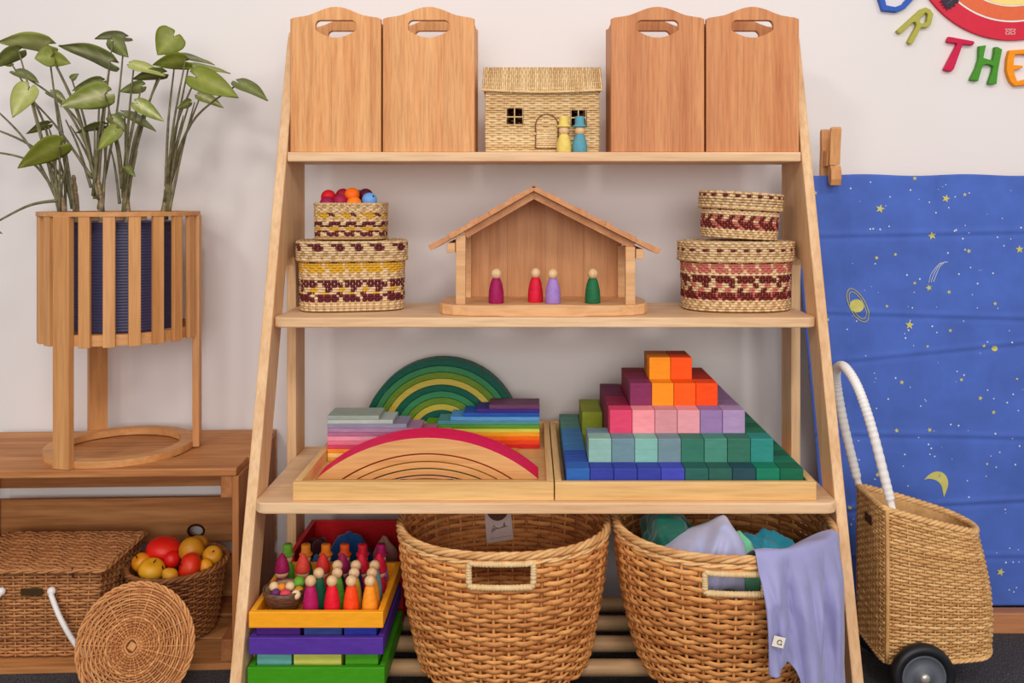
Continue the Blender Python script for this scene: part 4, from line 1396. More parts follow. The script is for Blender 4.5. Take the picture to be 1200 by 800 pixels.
def silks():
    zr = RB_T
    heap('play_silk', 'dark green play silk at the left rear of the basket', (RBX - 0.085, RBY - 0.005, zr - 0.055), (0.062, 0.082, 0.072), M_DGRN, 3, 1.0)
    heap('play_silk', 'mint green play silk in the middle of the basket', (RBX + 0.006, RBY - 0.055, zr - 0.075), (0.075, 0.060, 0.068), M_MINT, 6, 1.0)
    heap('play_silk', 'aqua blue play silk at the right of the basket', (RBX + 0.070, RBY - 0.030, zr - 0.078), (0.062, 0.060, 0.068), M_AQUA, 8, 1.2)
    heap('play_silk', 'deep teal play silk filling the bottom of the basket', (RBX, RBY, zr - 0.145), (0.115, 0.115, 0.075), fabric('silk_teal', (14, 82, 84), 0.6, 0.3), 12, 0.6)
    # crumpled grey lavender silk with a peak, in front
    def g(u, v, Y): return W(u, v, Y)
    ctrl = [[g(770, 640, 1.50), g(800, 622, 1.52), g(828, 612, 1.52), g(846, 603.5, 1.50), g(856, 618, 1.48)],
            [g(778, 645, 1.455), g(800, 626, 1.47), g(826, 620, 1.46), g(850, 612, 1.45), g(868, 632, 1.45)],
            [g(782, 650, 1.415), g(806, 640, 1.42), g(830, 644, 1.405), g(852, 622, 1.425), g(872, 645, 1.425)],
            [g(790, 662, 1.395), g(808, 656, 1.395), g(830, 668, 1.39), g(850, 652, 1.395), g(872, 668, 1.40)],
            [g(800, 690, 1.40), g(812, 690, 1.40), g(830, 700, 1.40), g(850, 690, 1.40), g(872, 696, 1.41)]]
    def fold(nv, nu):
        j = np.linspace(0, 1, nu)[None, :]; i = np.linspace(0, 1, nv)[:, None]
        d = 0.006 * np.abs(np.sin(9 * j + 5 * i)) + 0.004 * np.abs(np.sin(7 * i - 9 * j)) + 0.002 * np.sin(25 * j + 13 * i)
        return np.stack([d * 0, -d, d * 0.4 * np.ones_like(i)], -1)
    sheet('play_silk', 'grey lavender play silk bunched at the front of the basket', ctrl, M_GREYL, fold)
    # lavender silk hanging over the rim
    def rim(phi, sc, dz):
        a = math.radians(phi)
        s = np.array([(phi / 360.0) % 1.0])
        x, y = superell(0.1785, 0.178, 2.25, s)
        return Vector((RBX + float(x[0]) * sc, RBY + float(y[0]) * sc, zr + dz))
    nc = 9
    ctrl = []
    for t in range(9):
        rowp = []
        for c in range(nc):
            w = c / (nc - 1)
            phi = -86 + 54 * w
            if t == 0: p = rim(phi, 0.60, -0.030 + 0.004 * math.sin(w * 9))
            elif t == 1: p = rim(phi, 0.88, 0.004 + 0.003 * math.sin(w * 14))
            elif t == 2: p = rim(phi, 1.02, 0.0125)
            else:
                dn = [0, 0, 0, 0.018, 0.055, 0.10, 0.15, 0.20, 0.245][t]
                if w < 0.34: dn *= 0.62
                # gather to the right while falling
                ph = phi + (1 - w) * (t - 3) * 0.5 + 0.8 * w * (t - 3)
                p = rim(ph, 1.050 + (0.010 if t > 3 else 0), -dn)
                p.x = min(p.x, 0.492)
            rowp.append(p)
        ctrl.append(rowp)
    def fold2(nv, nu):
        j = np.linspace(0, 1, nu)[None, :]; i = np.linspace(0, 1, nv)[:, None]
        k = np.clip((i - 0.28) / 0.3, 0, 1)
        d = k * (0.024 * np.abs(np.sin(2.7 * PI * j + 0.35 + 0.9 * i)) ** 0.6 + 0.010 * np.abs(np.sin(5.3 * PI * j - 2.4 * i)) + 0.003 * np.sin(26 * j + 11 * i) - 0.006)
        ang = np.radians(-86 + 54 * j)
        sx = k * 0.006 * np.sin(5.4 * PI * j + 1.8 * i)
        return np.stack([np.minimum(d * np.cos(ang) * 0.35 + sx, 0.003), d * 1.25 * np.sin(ang), 0 * d], -1)
    o = sheet('play_silk', 'lavender play silk hanging over the basket rim with small white label', ctrl, M_LAV, fold2, nu=70, nv=60)
    # sewn label
    p = W(912.5, 752, 1.312)
    m = plain('label_cream', (236, 226, 208), 0.7, spec=0.2)
    lab = put('sewn_label', box(0.0178, 0.0012, 0.0150, 0.0003, 1, False), m, o, p, (math.radians(0), math.radians(16), math.radians(8)))
    ring = [(0.0032 * math.cos(a), -0.0009, 0.0032 * math.sin(a)) for a in np.linspace(0.2, 2 * PI - 0.3, 24)] + [(0.0034, -0.0009, -0.0036)]
    put('printed_mark', tube('mark', np.array(ring), 0.0006, 5), plain('tag_ink', (54, 34, 34), 0.7), lab, (0.001, 0, 0))
silks()

# ------------------------------------------------------------------ wooden crate at left
CRX, CRY, CRR = -0.818, 1.790, math.radians(2.3)
CL, CD, CH = 0.575, 0.292, 0.360
def crate():
    root = thing('wooden_crate', 'rustic brown slatted wooden crate lying on its side at left', 'crate', (CRX, CRY, 0), CRR)
    t = 0.012
    # top: two planks
    put('top_plank', box(CL - 0.004, 0.079, t + 0.002, 0.002), M_PINE, root, (-0.002, -CD / 2 + 0.0395, CH - t))
    put('top_plank', box(CL, 0.206, t, 0.0015), M_PINE, root, (0.0, CD / 2 - 0.103, CH - t))
    # bottom planks
    for q in range(3):
        put('bottom_plank', box(CL, 0.090, t, 0.0015), M_PINE, root, (0, -CD / 2 + 0.045 + q * 0.101, 0))
    # back planks with gaps; the upper one has a knot hole
    def bp(z0, z1, hole=None):
        hw = CL / 2
        outer = [(-hw, z0), (hw, z0), (hw, z1), (-hw, z1)]
        polys = [outer]
        if hole:
            hx, hz, ra, rb = hole
            polys.append([(hx + ra * math.cos(a), hz + rb * math.sin(a)) for a in np.linspace(0, 2 * PI, 21)[:-1]])
        return outline_mesh('back_plank', polys, t, 0.001, 1)
    cb = math.cos(CRR)
    kx = (W(232, 617, 1.925).x - CRX)
    put('back_plank', bp(0.128, 0.222, (kx, 0.152, 0.016, 0.012)), M_PINE, root, (0, CD / 2 - t / 2, 0))
    kr = tube('knot_ring', np.array([(kx + 0.0165 * math.cos(a), CD / 2 - t - 0.0002, 0.152 + 0.0125 * math.sin(a)) for a in np.linspace(0, 2 * PI, 25)[:-1]]), 0.0024, 6, True)
    put('knot_ring', kr, plain('knot_bark', (70, 38, 24), 0.8, spec=0.1), root)
    put('back_plank', bp(0.014, 0.100), M_PINE, root, (0, CD / 2 - t / 2, 0))
    put('back_plank', bp(0.2455, CH - t - 0.001), M_PINE, root, (0, CD / 2 - t / 2, 0))
    # ends: two upright boards each, battens inside the corners
    for s in (-1, 1):
        for q in range(2):
            put('end_board', box(t, 0.132, CH - 2 * t - 0.001, 0.0015), M_PINEZ, root, (s * (CL / 2 - t / 2), -CD / 2 + 0.067 + q * 0.142, t + 0.0005))
        for z in (t + 0.0005, CH - t - 0.0405):
            put('corner_batten', box(0.021, CD - 0.02, 0.040, 0.002), M_PINEY, root, (s * (CL / 2 - t - 0.0108), -0.006, z))
    return root
crate()

# ------------------------------------------------------------------ planter stand and plant
PSX, PSY, PSZ = (142.5 - CX) * 1.79 / F_PX, 1.786, CH + 0.0022
def stand():
    root = thing('planter_stand', 'round slatted oak planter stand on three legs, on the crate', 'planter stand', (PSX, PSY, PSZ))
    zt = (H - 0.019) - PSZ; zb = (H - 0.262) - PSZ
    Ro = 0.1440
    def hoop(r0, r1, z0, z1, mat=M_OAKX, nm='hoop'):
        pr = [(r0, z0), (r1, z0), (r1, z1), (r0, z1), (r0, z0)]
        n = 72
        a = np.arange(n) / n * 2 * PI
        V = []; F = []
        for (r, z) in pr[:4]:
            V.append(np.stack([r * np.cos(a), r * np.sin(a), np.full(n, z)], -1))
        for i in range(4):
            for j in range(n):
                F.append((i * n + j, i * n + (j + 1) % n, ((i + 1) % 4) * n + (j + 1) % n, ((i + 1) % 4) * n + j))
        bm = bmesh.new(); vv = [bm.verts.new(v) for v in np.vstack(V)]
        for f in F: bm.faces.new([vv[i] for i in f])
        return put(nm, bm_mesh(nm, bm), mat, root)
    hoop(Ro - 0.022, Ro + 0.0015, zt - 0.008, zt, nm='top_hoop')
    hoop(Ro - 0.022, Ro - 0.009, zb + 0.002, zb + 0.022, nm='bottom_hoop')
    hoop(0.110, 0.1350, 0.0, 0.0125, nm='base_ring')
    # cross slats that carry the pot
    put('pot_rest', box(2 * (Ro - 0.016), 0.03, 0.008, 0.001), M_OAKX, root, (0, 0, zb + 0.004))
    put('pot_rest', box(0.03, 2 * (Ro - 0.016), 0.008, 0.001), M_OAKX, root, (0, 0, zb + 0.012))
    slat = box(0.0205, 0.0085, zt - 0.008 - zb, 0.001)
    leg = box(0.036, 0.013, zt - 0.008, 0.001)
    for k in range(21):
        ang = -90 - 42 + 24 + k * 360 / 21
        a = math.radians(ang)
        r = Ro - 0.0045
        if k % 7 == 0:
            put('leg', leg, M_OAK, root, ((r + 0.001) * math.cos(a), (r + 0.001) * math.sin(a), 0), (0, 0, a + PI / 2))
        else:
            put('slat', slat, M_OAK, root, (r * math.cos(a), r * math.sin(a), zb), (0, 0, a + PI / 2))
    return zt, zb
zt_, zb_ = stand()

def plant():
    px, py = PSX + 0.008, PSY + 0.002
    z0 = PSZ + zb_ + 0.0205
    hp = zt_ - zb_ - 0.040
    root = thing('potted_plant', 'leafy arrowhead plant with long stems in a ribbed navy pot', 'plant', (px, py, z0))
    pr = [(0, 0), (0.098, 0)]
    n = 150
    for i in range(n):
        z = hp * i / n
        pr.append((0.100 + 0.003 * z / hp + (0.0008 if (i // 2) % 2 else 0), z))
    pr += [(0.1055, hp), (0.100, hp), (0.099, hp - 0.02), (0, hp - 0.02)]
    put('pot', lathe('pot', pr, 48, cap=False), plain('navy_pot', (74, 70, 104), 0.4), root)
    m, nt, bs = new_mat('potting_soil')
    mp = mapping(nt, (1, 1, 1)); nn = noise(nt, mp.outputs[0], 160, 4)
    nt.links.new(ramp(nt, nn, [(0.3, lin(30, 20, 14)), (0.7, lin(82, 60, 44))]), bs.inputs['Base Color'])
    bump(nt, bs, nn, 0.8, 0.004)
    put('soil', lathe('soil', [(0, hp - 0.013), (0.0985, hp - 0.016)], 32, cap=False), m, root)
    off = Vector((px, py, z0))
    zs = z0 + hp - 0.016
    M_LEAF = vcol('plant_leaf', 0.4, 0.25, 60)
    m2, nt, bs = new_mat('plant_stem')
    mp = mapping(nt, (1, 1, 1)); nn = noise(nt, mp.outputs[0], 60, 3)
    nt.links.new(ramp(nt, nn, [(0.3, lin(80, 70, 48)), (0.7, lin(132, 124, 82))]), bs.inputs['Base Color'])
    m3, nt, bs = new_mat('plant_cane')
    mp = mapping(nt, (1, 1, 2)); nn = noise(nt, mp.outputs[0], 140, 3)
    nt.links.new(ramp(nt, nn, [(0.3, lin(96, 70, 46)), (0.7, lin(160, 134, 92))]), bs.inputs['Base Color'])
    bump(nt, bs, nn, 0.7, 0.002)
    clusters = {'a': (76, 1.735), 'b': (88, 1.77), 'c': (119, 1.74), 'd': (149, 1.76), 'e': (184, 1.775)}
    rg = random.Random(9)
    tops = {}
    # woody canes
    for kx, (u, Y) in clusters.items():
        b = W(u, 0, Y); b.z = zs - 0.01
        tu, tv = {'a': (70, 222), 'b': (86, 205), 'c': (113, 200), 'd': (145, 212), 'e': (196, 212)}[kx]
        t = W(tu, tv, Y)
        P = smooth_path([b, b.lerp(t, 0.5) + Vector((0.004, 0, 0)), t], 14)
        P = P - np.array(off)
        rad = 0.0064 + 0.0016 * np.abs(np.sin(np.arange(14) * 1.7)) - np.linspace(0, 0.0038, 14)
        put('cane', tube('cane', P, rad, 8), m3, root)
        tops[kx] = t
    # (attach u,v, tip u,v, apparent width px, tone, cluster, depth)
    L = [(56, 52, -2, 44, 20, 0, 'b', 1.74), (22, 60, -12, 78, 13, 2, 'a', 1.72), (60, 66, 40, 68, 26, 1, 'c', 1.72), (62, 68, 82, 74, 18, 1, 'c', 1.73),
         (20, 84, 46, 94, 10, 2, 'c', 1.76), (33, 104, 12, 137, 30, 0, 'a', 1.70), (129, 72, 72, 48, 22, 3, 'c', 1.70), (132, 48, 152, 68, 20, 2, 'c', 1.80),
         (204, 42, 183, 64, 38, 1, 'd', 1.76), (123, 110, 71, 123, 29, 4, 'd', 1.68), (118, 95, 84, 103, 8, 3, 'c', 1.78), (166, 101, 139, 107, 14, 2, 'd', 1.74),
         (157, 76, 195, 86, 13, 0, 'd', 1.72), (190, 86, 154, 90, 12, 2, 'd', 1.74), (217, 72, 180, 73, 18, 1, 'e', 1.74), (206, 65, 253, 71, 9, 2, 'e', 1.82),
         (221, 78, 271, 81, 11, 1, 'e', 1.76), (230, 90, 280, 112, 30, 1, 'e', 1.70), (281, 97, 315, 114, 15, 2, 'e', 1.74), (235, 112, 263, 124, 12, 4, 'e', 1.78),
         (162, 122, 194, 141, 16, 4, 'd', 1.70), (146, 133, 185, 150, 8, 2, 'd', 1.75), (70, 170, 20, 194, 24, 1, 'a', 1.69), (66, 165, 44, 172, 16, 4, 'a', 1.74), (136, 152, 113, 176, 20, 1, 'd', 1.70),
         (120, 147, 87, 153, 7, 2, 'c', 1.76), (56, 146, 29, 155, 7, 2, 'b', 1.78), (148, 196, 159, 207, 10, 2, 'd', 1.70), (132, 138, 152, 155, 13, 3, 'd', 1.78),
         (-18, 268, 3, 272, 8, 2, 'a', 1.66), (146, 43, 112, 41, 8, 3, 'c', 1.84), (-14, 120, -44, 112, 20, 1, 'a', 1.72), (-20, 146, -52, 150, 22, 0, 'b', 1.70), (-22, 176, -56, 188, 24, 1, 'a', 1.74),
         (60, 108, 78, 118, 9, 3, 'c', 1.83), (222, 120, 206, 127, 8, 2, 'e', 1.72), (84, 92, 92, 86, 8, 2, 'c', 1.80), (12, 72, -14, 62, 14, 1, 'a', 1.82)]
    pal = [((160, 164, 84), (200, 200, 136)), ((116, 124, 40), (152, 156, 74)), ((96, 104, 48), (140, 144, 84)), ((110, 120, 52), (208, 208, 158)), ((128, 138, 58), (218, 216, 166))]
    for i, (au, av, tu, tv, wp, tone, cl, Y) in enumerate(L):
        A = W(au, av, Y); T = W(tu, tv, Y - 0.02 + 0.04 * rg.random())
        d = T - A; ln = d.length; d.normalize()
        perp = Vector((0, 1, 0)).cross(d); perp.normalize()      # in picture plane
        wreal = max(wp * Y / F_PX, 0.60 * ln)
        ca = min(1.0, wp * Y / F_PX / wreal)
        dep = d.cross(perp); dep.normalize()
        if dep.y > 0: dep = -dep
        sa = math.sqrt(max(0, 1 - ca * ca))
        wv = perp * ca + Vector((0, -1, 0)).lerp(dep, 0.5).normalized() * sa
        wv = (wv - d * wv.dot(d)).normalized()
        nv_ = d.cross(wv).normalized()
        if nv_.z < 0: nv_ = -nv_
        # blade: arrowhead, stalk joins at t=.2
        nu, nv2 = 15, 9
        V = []; C = []
        c0, c1 = lin(*pal[tone][0]), lin(*pal[tone][1])
        for a in range(nu):
            t = a / (nu - 1)
            half = (math.sin(PI * min(1, (t * 0.94 + 0.06)) ** 0.62)) ** 0.85 * 0.5 * (1.0 if t > 0 else 0.6)
            if t >= 0.999: half = 0.004
            for b in range(nv2):
                x = (b / (nv2 - 1) - 0.5) * 2
                along = (t - 0.16) * 1.16 * ln
                if t < 0.25: along += (0.25 - t) * ln * 0.9 * (1 - min(1, abs(x) * 2.2))   # notch between the lobes
                side = x * half * wreal
                up = -0.10 * abs(x) * half * wreal * -1.6 - 0.16 * ln * (t - 0.2) ** 2 - 0.05 * ln * (x ** 2) * 0.5 + 0.012 * ln * math.sin(9 * t + 3 * x + i)
                p = A + d * along + wv * side + nv_ * up - off
                V.append(p)
                vein = math.exp(-(x * 3.2) ** 2) * 0.8 + 0.45 * max(0, math.cos(t * 26 - abs(x) * 5)) ** 3 * (1 - abs(x))
                vein = min(1, vein)
                C.append([c0[q] * (1 - vein) + c1[q] * vein for q in range(3)] + [1])
        Fq = [(a * nv2 + b, a * nv2 + b + 1, (a + 1) * nv2 + b + 1, (a + 1) * nv2 + b) for a in range(nu - 1) for b in range(nv2 - 1)]
        o = put('leaf', npmesh('leaf', np.array(V), np.array(Fq), C), M_LEAF, root)
        sd = o.modifiers.new('thickness', 'SOLIDIFY'); sd.thickness = 0.0007; sd.offset = 0
        # leaf stalk
        B = tops[cl] + Vector((rg.uniform(-.004, .004), rg.uniform(-.004, .004), -rg.uniform(0.0, 0.075)))
        mid = B.lerp(A, 0.5) + Vector((-(A.x - B.x) * 0.10 + rg.uniform(-.006, .006), rg.uniform(-.01, .01), abs(A.x - B.x) * 0.16))
        P = smooth_path([B, mid, A], 16) - np.array(off)
        put('leaf_stalk', tube('leaf_stalk', P, np.linspace(0.0034, 0.0014, 16), 6), m2, root)
        if i % 2 == 0 and 0 < au < 240:
            B2 = B + Vector((rg.uniform(-.012, .012), rg.uniform(-.01, .01), -0.01)); A2 = B2.lerp(A, rg.uniform(0.55, 0.8)) + Vector((rg.uniform(-.03, .03), rg.uniform(-.02, .02), 0.01))
            P = smooth_path([B2, B2.lerp(A2, 0.5) + Vector((0, 0, 0.012)), A2], 12) - np.array(off)
            put('leaf_stalk', tube('leaf_stalk', P, np.linspace(0.0034, 0.0012, 12), 6), m2, root)
plant()

# ------------------------------------------------------------------ picnic case, fruit basket, round lid
def picnic_case():
    x0, x1, y0, y1 = -1.040, -0.782, 1.672, 1.850
    zb, zt = 0.0128, H - 0.672
    cx, cy = (x0 + x1) / 2, (y0 + y1) / 2
    hw, hd = (x1 - x0) / 2, (y1 - y0) / 2
    root = thing('picnic_case', 'brown wicker picnic case with lid and white handle in the crate', 'basket', (cx, cy, zb), CRR * 0.5)
    hgt = zt - zb
    w, d = 2 * hw, 2 * hd
    per = 2 * (w + d)
    def Pf(s, h):
        s = np.asarray(s) % 1.0
        t = s * per
        x = np.where(t < w, -hw + t, np.where(t < w + d, hw, np.where(t < 2 * w + d, hw - (t - w - d), -hw)))
        y = np.where(t < w, -hd, np.where(t < w + d, -hd + (t - w), np.where(t < 2 * w + d, hd, hd - (t - 2 * w - d))))
        sc = 0.895 + 0.105 * h
        return np.stack([x * sc, y * (0.96 + 0.04 * h), np.full_like(x, 0.002 + h * (hgt - 0.002))], -1)
    MP = wicker('rattan_picnic', (204, 142, 88), (140, 84, 46))
    o = put('woven_wall', weave('case_wall', Pf, 28, 44, 0.0018, 0.0016, hgt / 28 * 0.50, 5, 5, stake_r=0.0022, jit=0.0003, seed=5), MP, root); o['kind'] = 'stuff'
    put('lining', shell('case_lining', Pf, 0.006, 64, 5), MP, root)
    put('case_floor', disc_mesh('case_floor', lambda s, h: Pf(s, 0.0), 0), MP, root)
    # lid: woven slab slightly larger
    lid = bpy.data.objects.new('lid', None); COL.objects.link(lid); lid.parent = root; lid.location = (0, 0, hgt)
    lid.empty_display_size = 0.01
    def Lf(s, h):
        s = np.asarray(s)
        return np.stack([-hw - 0.008 + s * (w + 0.016), np.full_like(s, -hd - 0.006 + h * (d + 0.012)), np.full_like(s, 0.006) + 0.002 * np.sin(s * 30 + h * 9)], -1)
    o = put('lid_top', weave('case_lid', Lf, 30, 20, 0.0016, 0.0020, 0.0036, 5, 6, closed=False, stake_r=0.0012, jit=0.0003, seed=8), wicker('rattan_picnic_lid', (198, 134, 82), (156, 96, 54)), lid); o['kind'] = 'stuff'
    put('lid_core', box(w + 0.012, d + 0.008, 0.005, 0.001), MP, lid, (0, 0, 0.0006))
    P = np.array([(-hw - .008, -hd - .007, .004), (hw + .008, -hd - .007, .004), (hw + .008, hd + .007, .004), (-hw - .008, hd + .007, .004)])
    Pl = np.vstack([np.linspace(P[i], P[(i + 1) % 4], 80)[:-1] for i in range(4)])
    put('lid_rim', rope('lid_rim', Pl, 0.0022, 0.0024, 2, 0.05), MP, lid)
    # brass plate
    Yf = y0
    k = Yf / F_PX
    def lx(u): return (u - CX) * k - cx
    def lz(v): return H + (CY - v) * k - zb
    put('name_plate', box(25 * k, 0.002, 8.5 * k, 0.0006, 1, False), plain('dark_bronze', (84, 66, 36), 0.4, 0.5), root, (lx(37.5), -hd - 0.0052, lz(692)))
    # latch loop
    put('latch', tube('latch', smooth_path([(lx(84.5), -hd - .004, lz(664)), (lx(85), -hd - .008, lz(670)), (lx(86), -hd - .006, lz(675))], 10), 0.0016, 6), plain('latch_leather', (78, 34, 22), 0.6), root)
    # white wrapped handle hanging forward from two knobs
    knob = pm('head', 0.0075, 0.0075)
    hnd = bpy.data.objects.new('handle', None); COL.objects.link(hnd); hnd.parent = root; hnd.empty_display_size = 0.01
    for u in (4, 62): put('knob', knob, M_WHITE, hnd, (lx(u), -hd - 0.0095, lz(690)))
    yy = -hd - 0.014
    for sg, uc in ((1, 62.5), (-1, 3.5)):
        f = lambda u: lx(uc + sg * (u - 62.5))
        pts = [(f(62.5), yy, lz(692)), (f(76), yy - 0.010, lz(716)), (f(92), yy - 0.012, lz(743)), (f(103), yy - 0.006, lz(760)), (f(106), yy + 0.006, lz(764))]
        P = smooth_path(pts, 120)
        rad = 0.0044 + 0.0006 * np.abs(np.sin(np.arange(120) * 1.3))
        put('grip', tube('grip', P, rad, 8), M_WHITE, hnd)
picnic_case()

FBX, FBY = (209.5 - CX) * 1.78 / F_PX, 1.785
def fruit_basket():
    zb = 0.0128; hgt = 0.128
    root = thing('fruit_basket', 'round brown wicker basket of toy fruit in the crate', 'basket', (FBX, FBY, zb), rot=(0, math.radians(-2), 0))
    def Pf(s, h):
        x, y = superell(0.0915, 0.0935, 2, s)
        sc = 0.70 + 0.30 * h ** 0.8
        return np.stack([x * sc, y * sc, np.full_like(x, 0.002 + h * hgt)], -1)
    o = put('woven_wall', weave('fruit_wall', Pf, 22, 36, 0.0020, 0.0018, hgt / 22 * 0.5, 5, 5, stake_r=0.0018, jit=0.0003, seed=6), M_WICKD, root); o['kind'] = 'stuff'
    put('lining', shell('fruit_lining', Pf, 0.005, 40, 6), M_WICKD, root)
    put('rim', rope('rim', Pf(np.arange(240) / 240, 1.0), 0.0032, 0.0034, 3, 0.045), M_WICKD, root)
    put('basket_floor', disc_mesh('fruit_floor', lambda s, h: Pf(s, 0.01), 0), M_WICKD, root)
    put('closing_loop', tube('loop', smooth_path([(-0.006, -0.094, 0.118), (-0.005, -0.100, 0.104), (0.000, -0.098, 0.094), (0.006, -0.100, 0.104), (0.007, -0.094, 0.118)], 18), 0.0013, 6), M_WICKD, root)
    # fruit
    def fruit(u, v, dy, rx, ry, kind, c0, c1, lb, nm, rot=(0, 0, 0)):
        Y = FBY + dy
        k = Y / F_PX
        p = W(u, v, Y)
        a, b = rx * k, ry * k
        prof = []
        for i in range(15):
            t = PI * i / 14
            r, z = math.sin(t), -math.cos(t)
            if kind == 'apple':
                r *= 1 - 0.10 * z * -1 * 0; z = z * 0.92
                if z > 0: z -= 0.22 * max(0, 1 - r * 1.6)
                else: z += 0.12 * max(0, 1 - r * 1.8)
            elif kind == 'pear':
                r *= 1 - 0.35 * max(0, z) ** 1.2; z *= 1.2
            prof.append((max(r, 0) * a, z * b))
        m_name = 'fruit_%d_%d_%d_%d' % (*c0, c1[1])
        if m_name not in MATS:
            m, nt, bs = new_mat(m_name)
            mp = mapping(nt, (1, 1, 1)); n_ = noise(nt, mp.outputs[0], 26, 3)
            nt.links.new(ramp(nt, n_, [(0.42, lin(*c0)), (0.62, lin(*c1))]), bs.inputs['Base Color'])
            bs.inputs['Roughness'].default_value = 0.42; bs.inputs['Specular IOR Level'].default_value = 0.4
            MATS[m_name] = m
        root = thing(nm, lb, 'toy fruit', p, rot=rot, group='toy fruit buried in the basket' if nm == 'toy_fruit' else 'toy fruit in the wicker basket')
        put('flesh', lathe('flesh', prof, 24, cap=False), MATS[m_name], root)
        if kind in ('apple', 'pear'):
            zt = b * (0.68 if kind == 'apple' else 1.15)
            put('stem', tube('stem', np.array([(0, 0, zt), (0.001, 0, zt + 0.004), (0.003, 0, zt + 0.008)]), 0.0011, 6), M_DARK, root)
    R, Yl, OR = (226, 26, 20), (238, 162, 28), (206, 138, 30)
    fruit(192, 643, 0.012, 20, 13.5, 'mango', R, (230, 40, 24), 'big red toy mango at the left of the fruit pile', 'toy_mango', (0, 0.12, 0))
    fruit(201, 656, -0.010, 10, 11, 'mango', (214, 22, 18), R, 'small red toy fruit in the middle of the pile', 'toy_plum')
    fruit(178, 667, -0.044, 15.5, 13, 'apple', Yl, (242, 178, 44), 'golden yellow toy apple at front left of the fruit pile', 'toy_apple', (0.2, 0.3, 0))
    fruit(166, 659, -0.018, 11, 12.5, 'apple', (226, 128, 24), Yl, 'orange toy apple at the far left rim of the basket', 'toy_apple', (0.5, -0.5, 0))
    fruit(199, 674, -0.060, 9, 8.5, 'pear', (236, 170, 44), Yl, 'small yellow toy pear low at front of the fruit pile', 'toy_pear', (0.2, -0.7, 0))
    fruit(222.5, 663.5, -0.040, 15.5, 14, 'apple', R, (228, 60, 24), 'red toy apple at the front right of the fruit pile', 'toy_apple', (0.4, -1.2, 0))
    fruit(224.5, 644, 0.000, 14.5, 14.5, 'mango', OR, (198, 124, 26), 'ochre toy potato shape on top of the fruit pile', 'toy_mango', (0, 0.5, 0))
    fruit(232, 637, 0.036, 11.5, 9.5, 'mango', (198, 128, 24), OR, 'ochre toy fruit furthest back in the pile', 'toy_mango')
    fruit(249, 650.5, -0.004, 11.5, 11.5, 'apple', (214, 144, 34), OR, 'ochre toy apple at the right rim of the basket', 'toy_apple', (0.7, 0.3, 0))
    fruit(241, 664, -0.030, 8.5, 9.5, 'mango', Yl, (236, 150, 30), 'small yellow toy fruit behind the red apple', 'toy_lemon')
    for q in range(5):
        a = q * 1.2566
        fruit(208 + 28 * math.cos(a), 690 - 6 * math.sin(a), 0.045 * math.sin(a), 14, 13, 'mango', OR, Yl, 'toy fruit buried under the pile in the wicker basket', 'toy_fruit')
fruit_basket()

def round_lid():
    R = 0.0965
    tilt = math.radians(17)
    cy = 1.590
    cx = (164 - CX) * 1.565 / F_PX
    root = thing('wicker_disc', 'round honey wicker lid leaning upright against the crate front', 'lid', (cx, 1.545, R * math.cos(tilt) + 0.005))
    # local disc in x,z plane, top leaning back
    rx = Matrix.Rotation(-tilt, 4, 'X')
    ML = wicker('rattan_lid', (226, 162, 102), (172, 106, 58))
    def Pf(s, h):
        t = 2 * PI * np.asarray(s)
        r = 0.010 + h * (R - 0.012)
        P = np.stack([r * np.cos(t), -0.010 * (1 - h ** 2) * np.ones_like(t), r * np.sin(t)], -1)
        return P
    me = weave('lid_weave', Pf, 21, 28, 0.0024, 0.0018, (R - 0.012) / 21 * 0.50, 5, 6, flip=1, stake_r=0.0016, jit=0.0003, seed=4)
    me.transform(rx); o = put('lid_weave', me, ML, root); o['kind'] = 'stuff'
    Pb = Pf(np.arange(300) / 300, 1.0)
    # wavy border braid
    A = Acc()
    for q in range(3):
        a = np.arange(300) / 300 * 2 * PI
        P = Pb * 1.015 + np.stack([np.cos(a), 0 * a, np.sin(a)], -1) * (0.0028 * np.sin(14 * a + q * 2.1))[:, None] + np.array([0, -1, 0]) * (0.002 * np.cos(14 * a + q * 2.1))[:, None]
        A.add(*ring_tube(P, np.tile([0, -1.0, 0], (300, 1)), 0.0019, 0.0022, 6, True))
    me = A.mesh('braid'); me.transform(rx); put('border_braid', me, ML, root)
    # square knot in the middle
    me = tube('knot', smooth_path([(0.011, -0.0135, 0), (0.0, -0.0135, 0.0125), (-0.011, -0.0135, 0), (0, -0.0135, -0.0125)], 40, True), 0.0016, 6, True); me.transform(rx)
    put('centre_knot', me, ML, root)
    me = box(0.0125, 0.004, 0.0125, 0.001, 1, False).copy(); me.transform(Matrix.Translation((0, -0.011, 0)) @ Matrix.Rotation(0.5, 4, 'Y')); me.transform(rx)
    put('centre_pad', me, ML, root)
round_lid()

# ------------------------------------------------------------------ night sky cloth on a low play stand
CLY = 1.828
def cloth_y(x, z):
    zz = z - H
    y = 0.0026 * np.sin(5.5 * x + 1.0) + 0.0016 * np.sin(13 * x + 6 * zz) + 0.0016 * np.sin(8 * zz + 3 * x)
    for z0, sl, am in ((-0.062, 0.02, 0.0020), (-0.222, -0.03, 0.0020), (-0.30, 0.10, 0.0018), (-0.46, -0.02, 0.0020), (-0.60, 0.05, 0.0026), (-0.70, 0.0, 0.002)):
        dd = (zz - z0 - sl * (x - 0.75)) / 0.0045
        y = y - am * np.exp(-dd ** 2) + am * 0.8 * np.exp(-(dd + 1.8) ** 2)
    for x0, am in ((0.625, 0.0024), (0.80, 0.0016)):
        dd = (x - x0 + 0.015 * zz) / 0.006
        y = y - am * np.exp(-dd ** 2) + am * 0.7 * np.exp(-(dd - 1.6) ** 2)
    return CLY + y
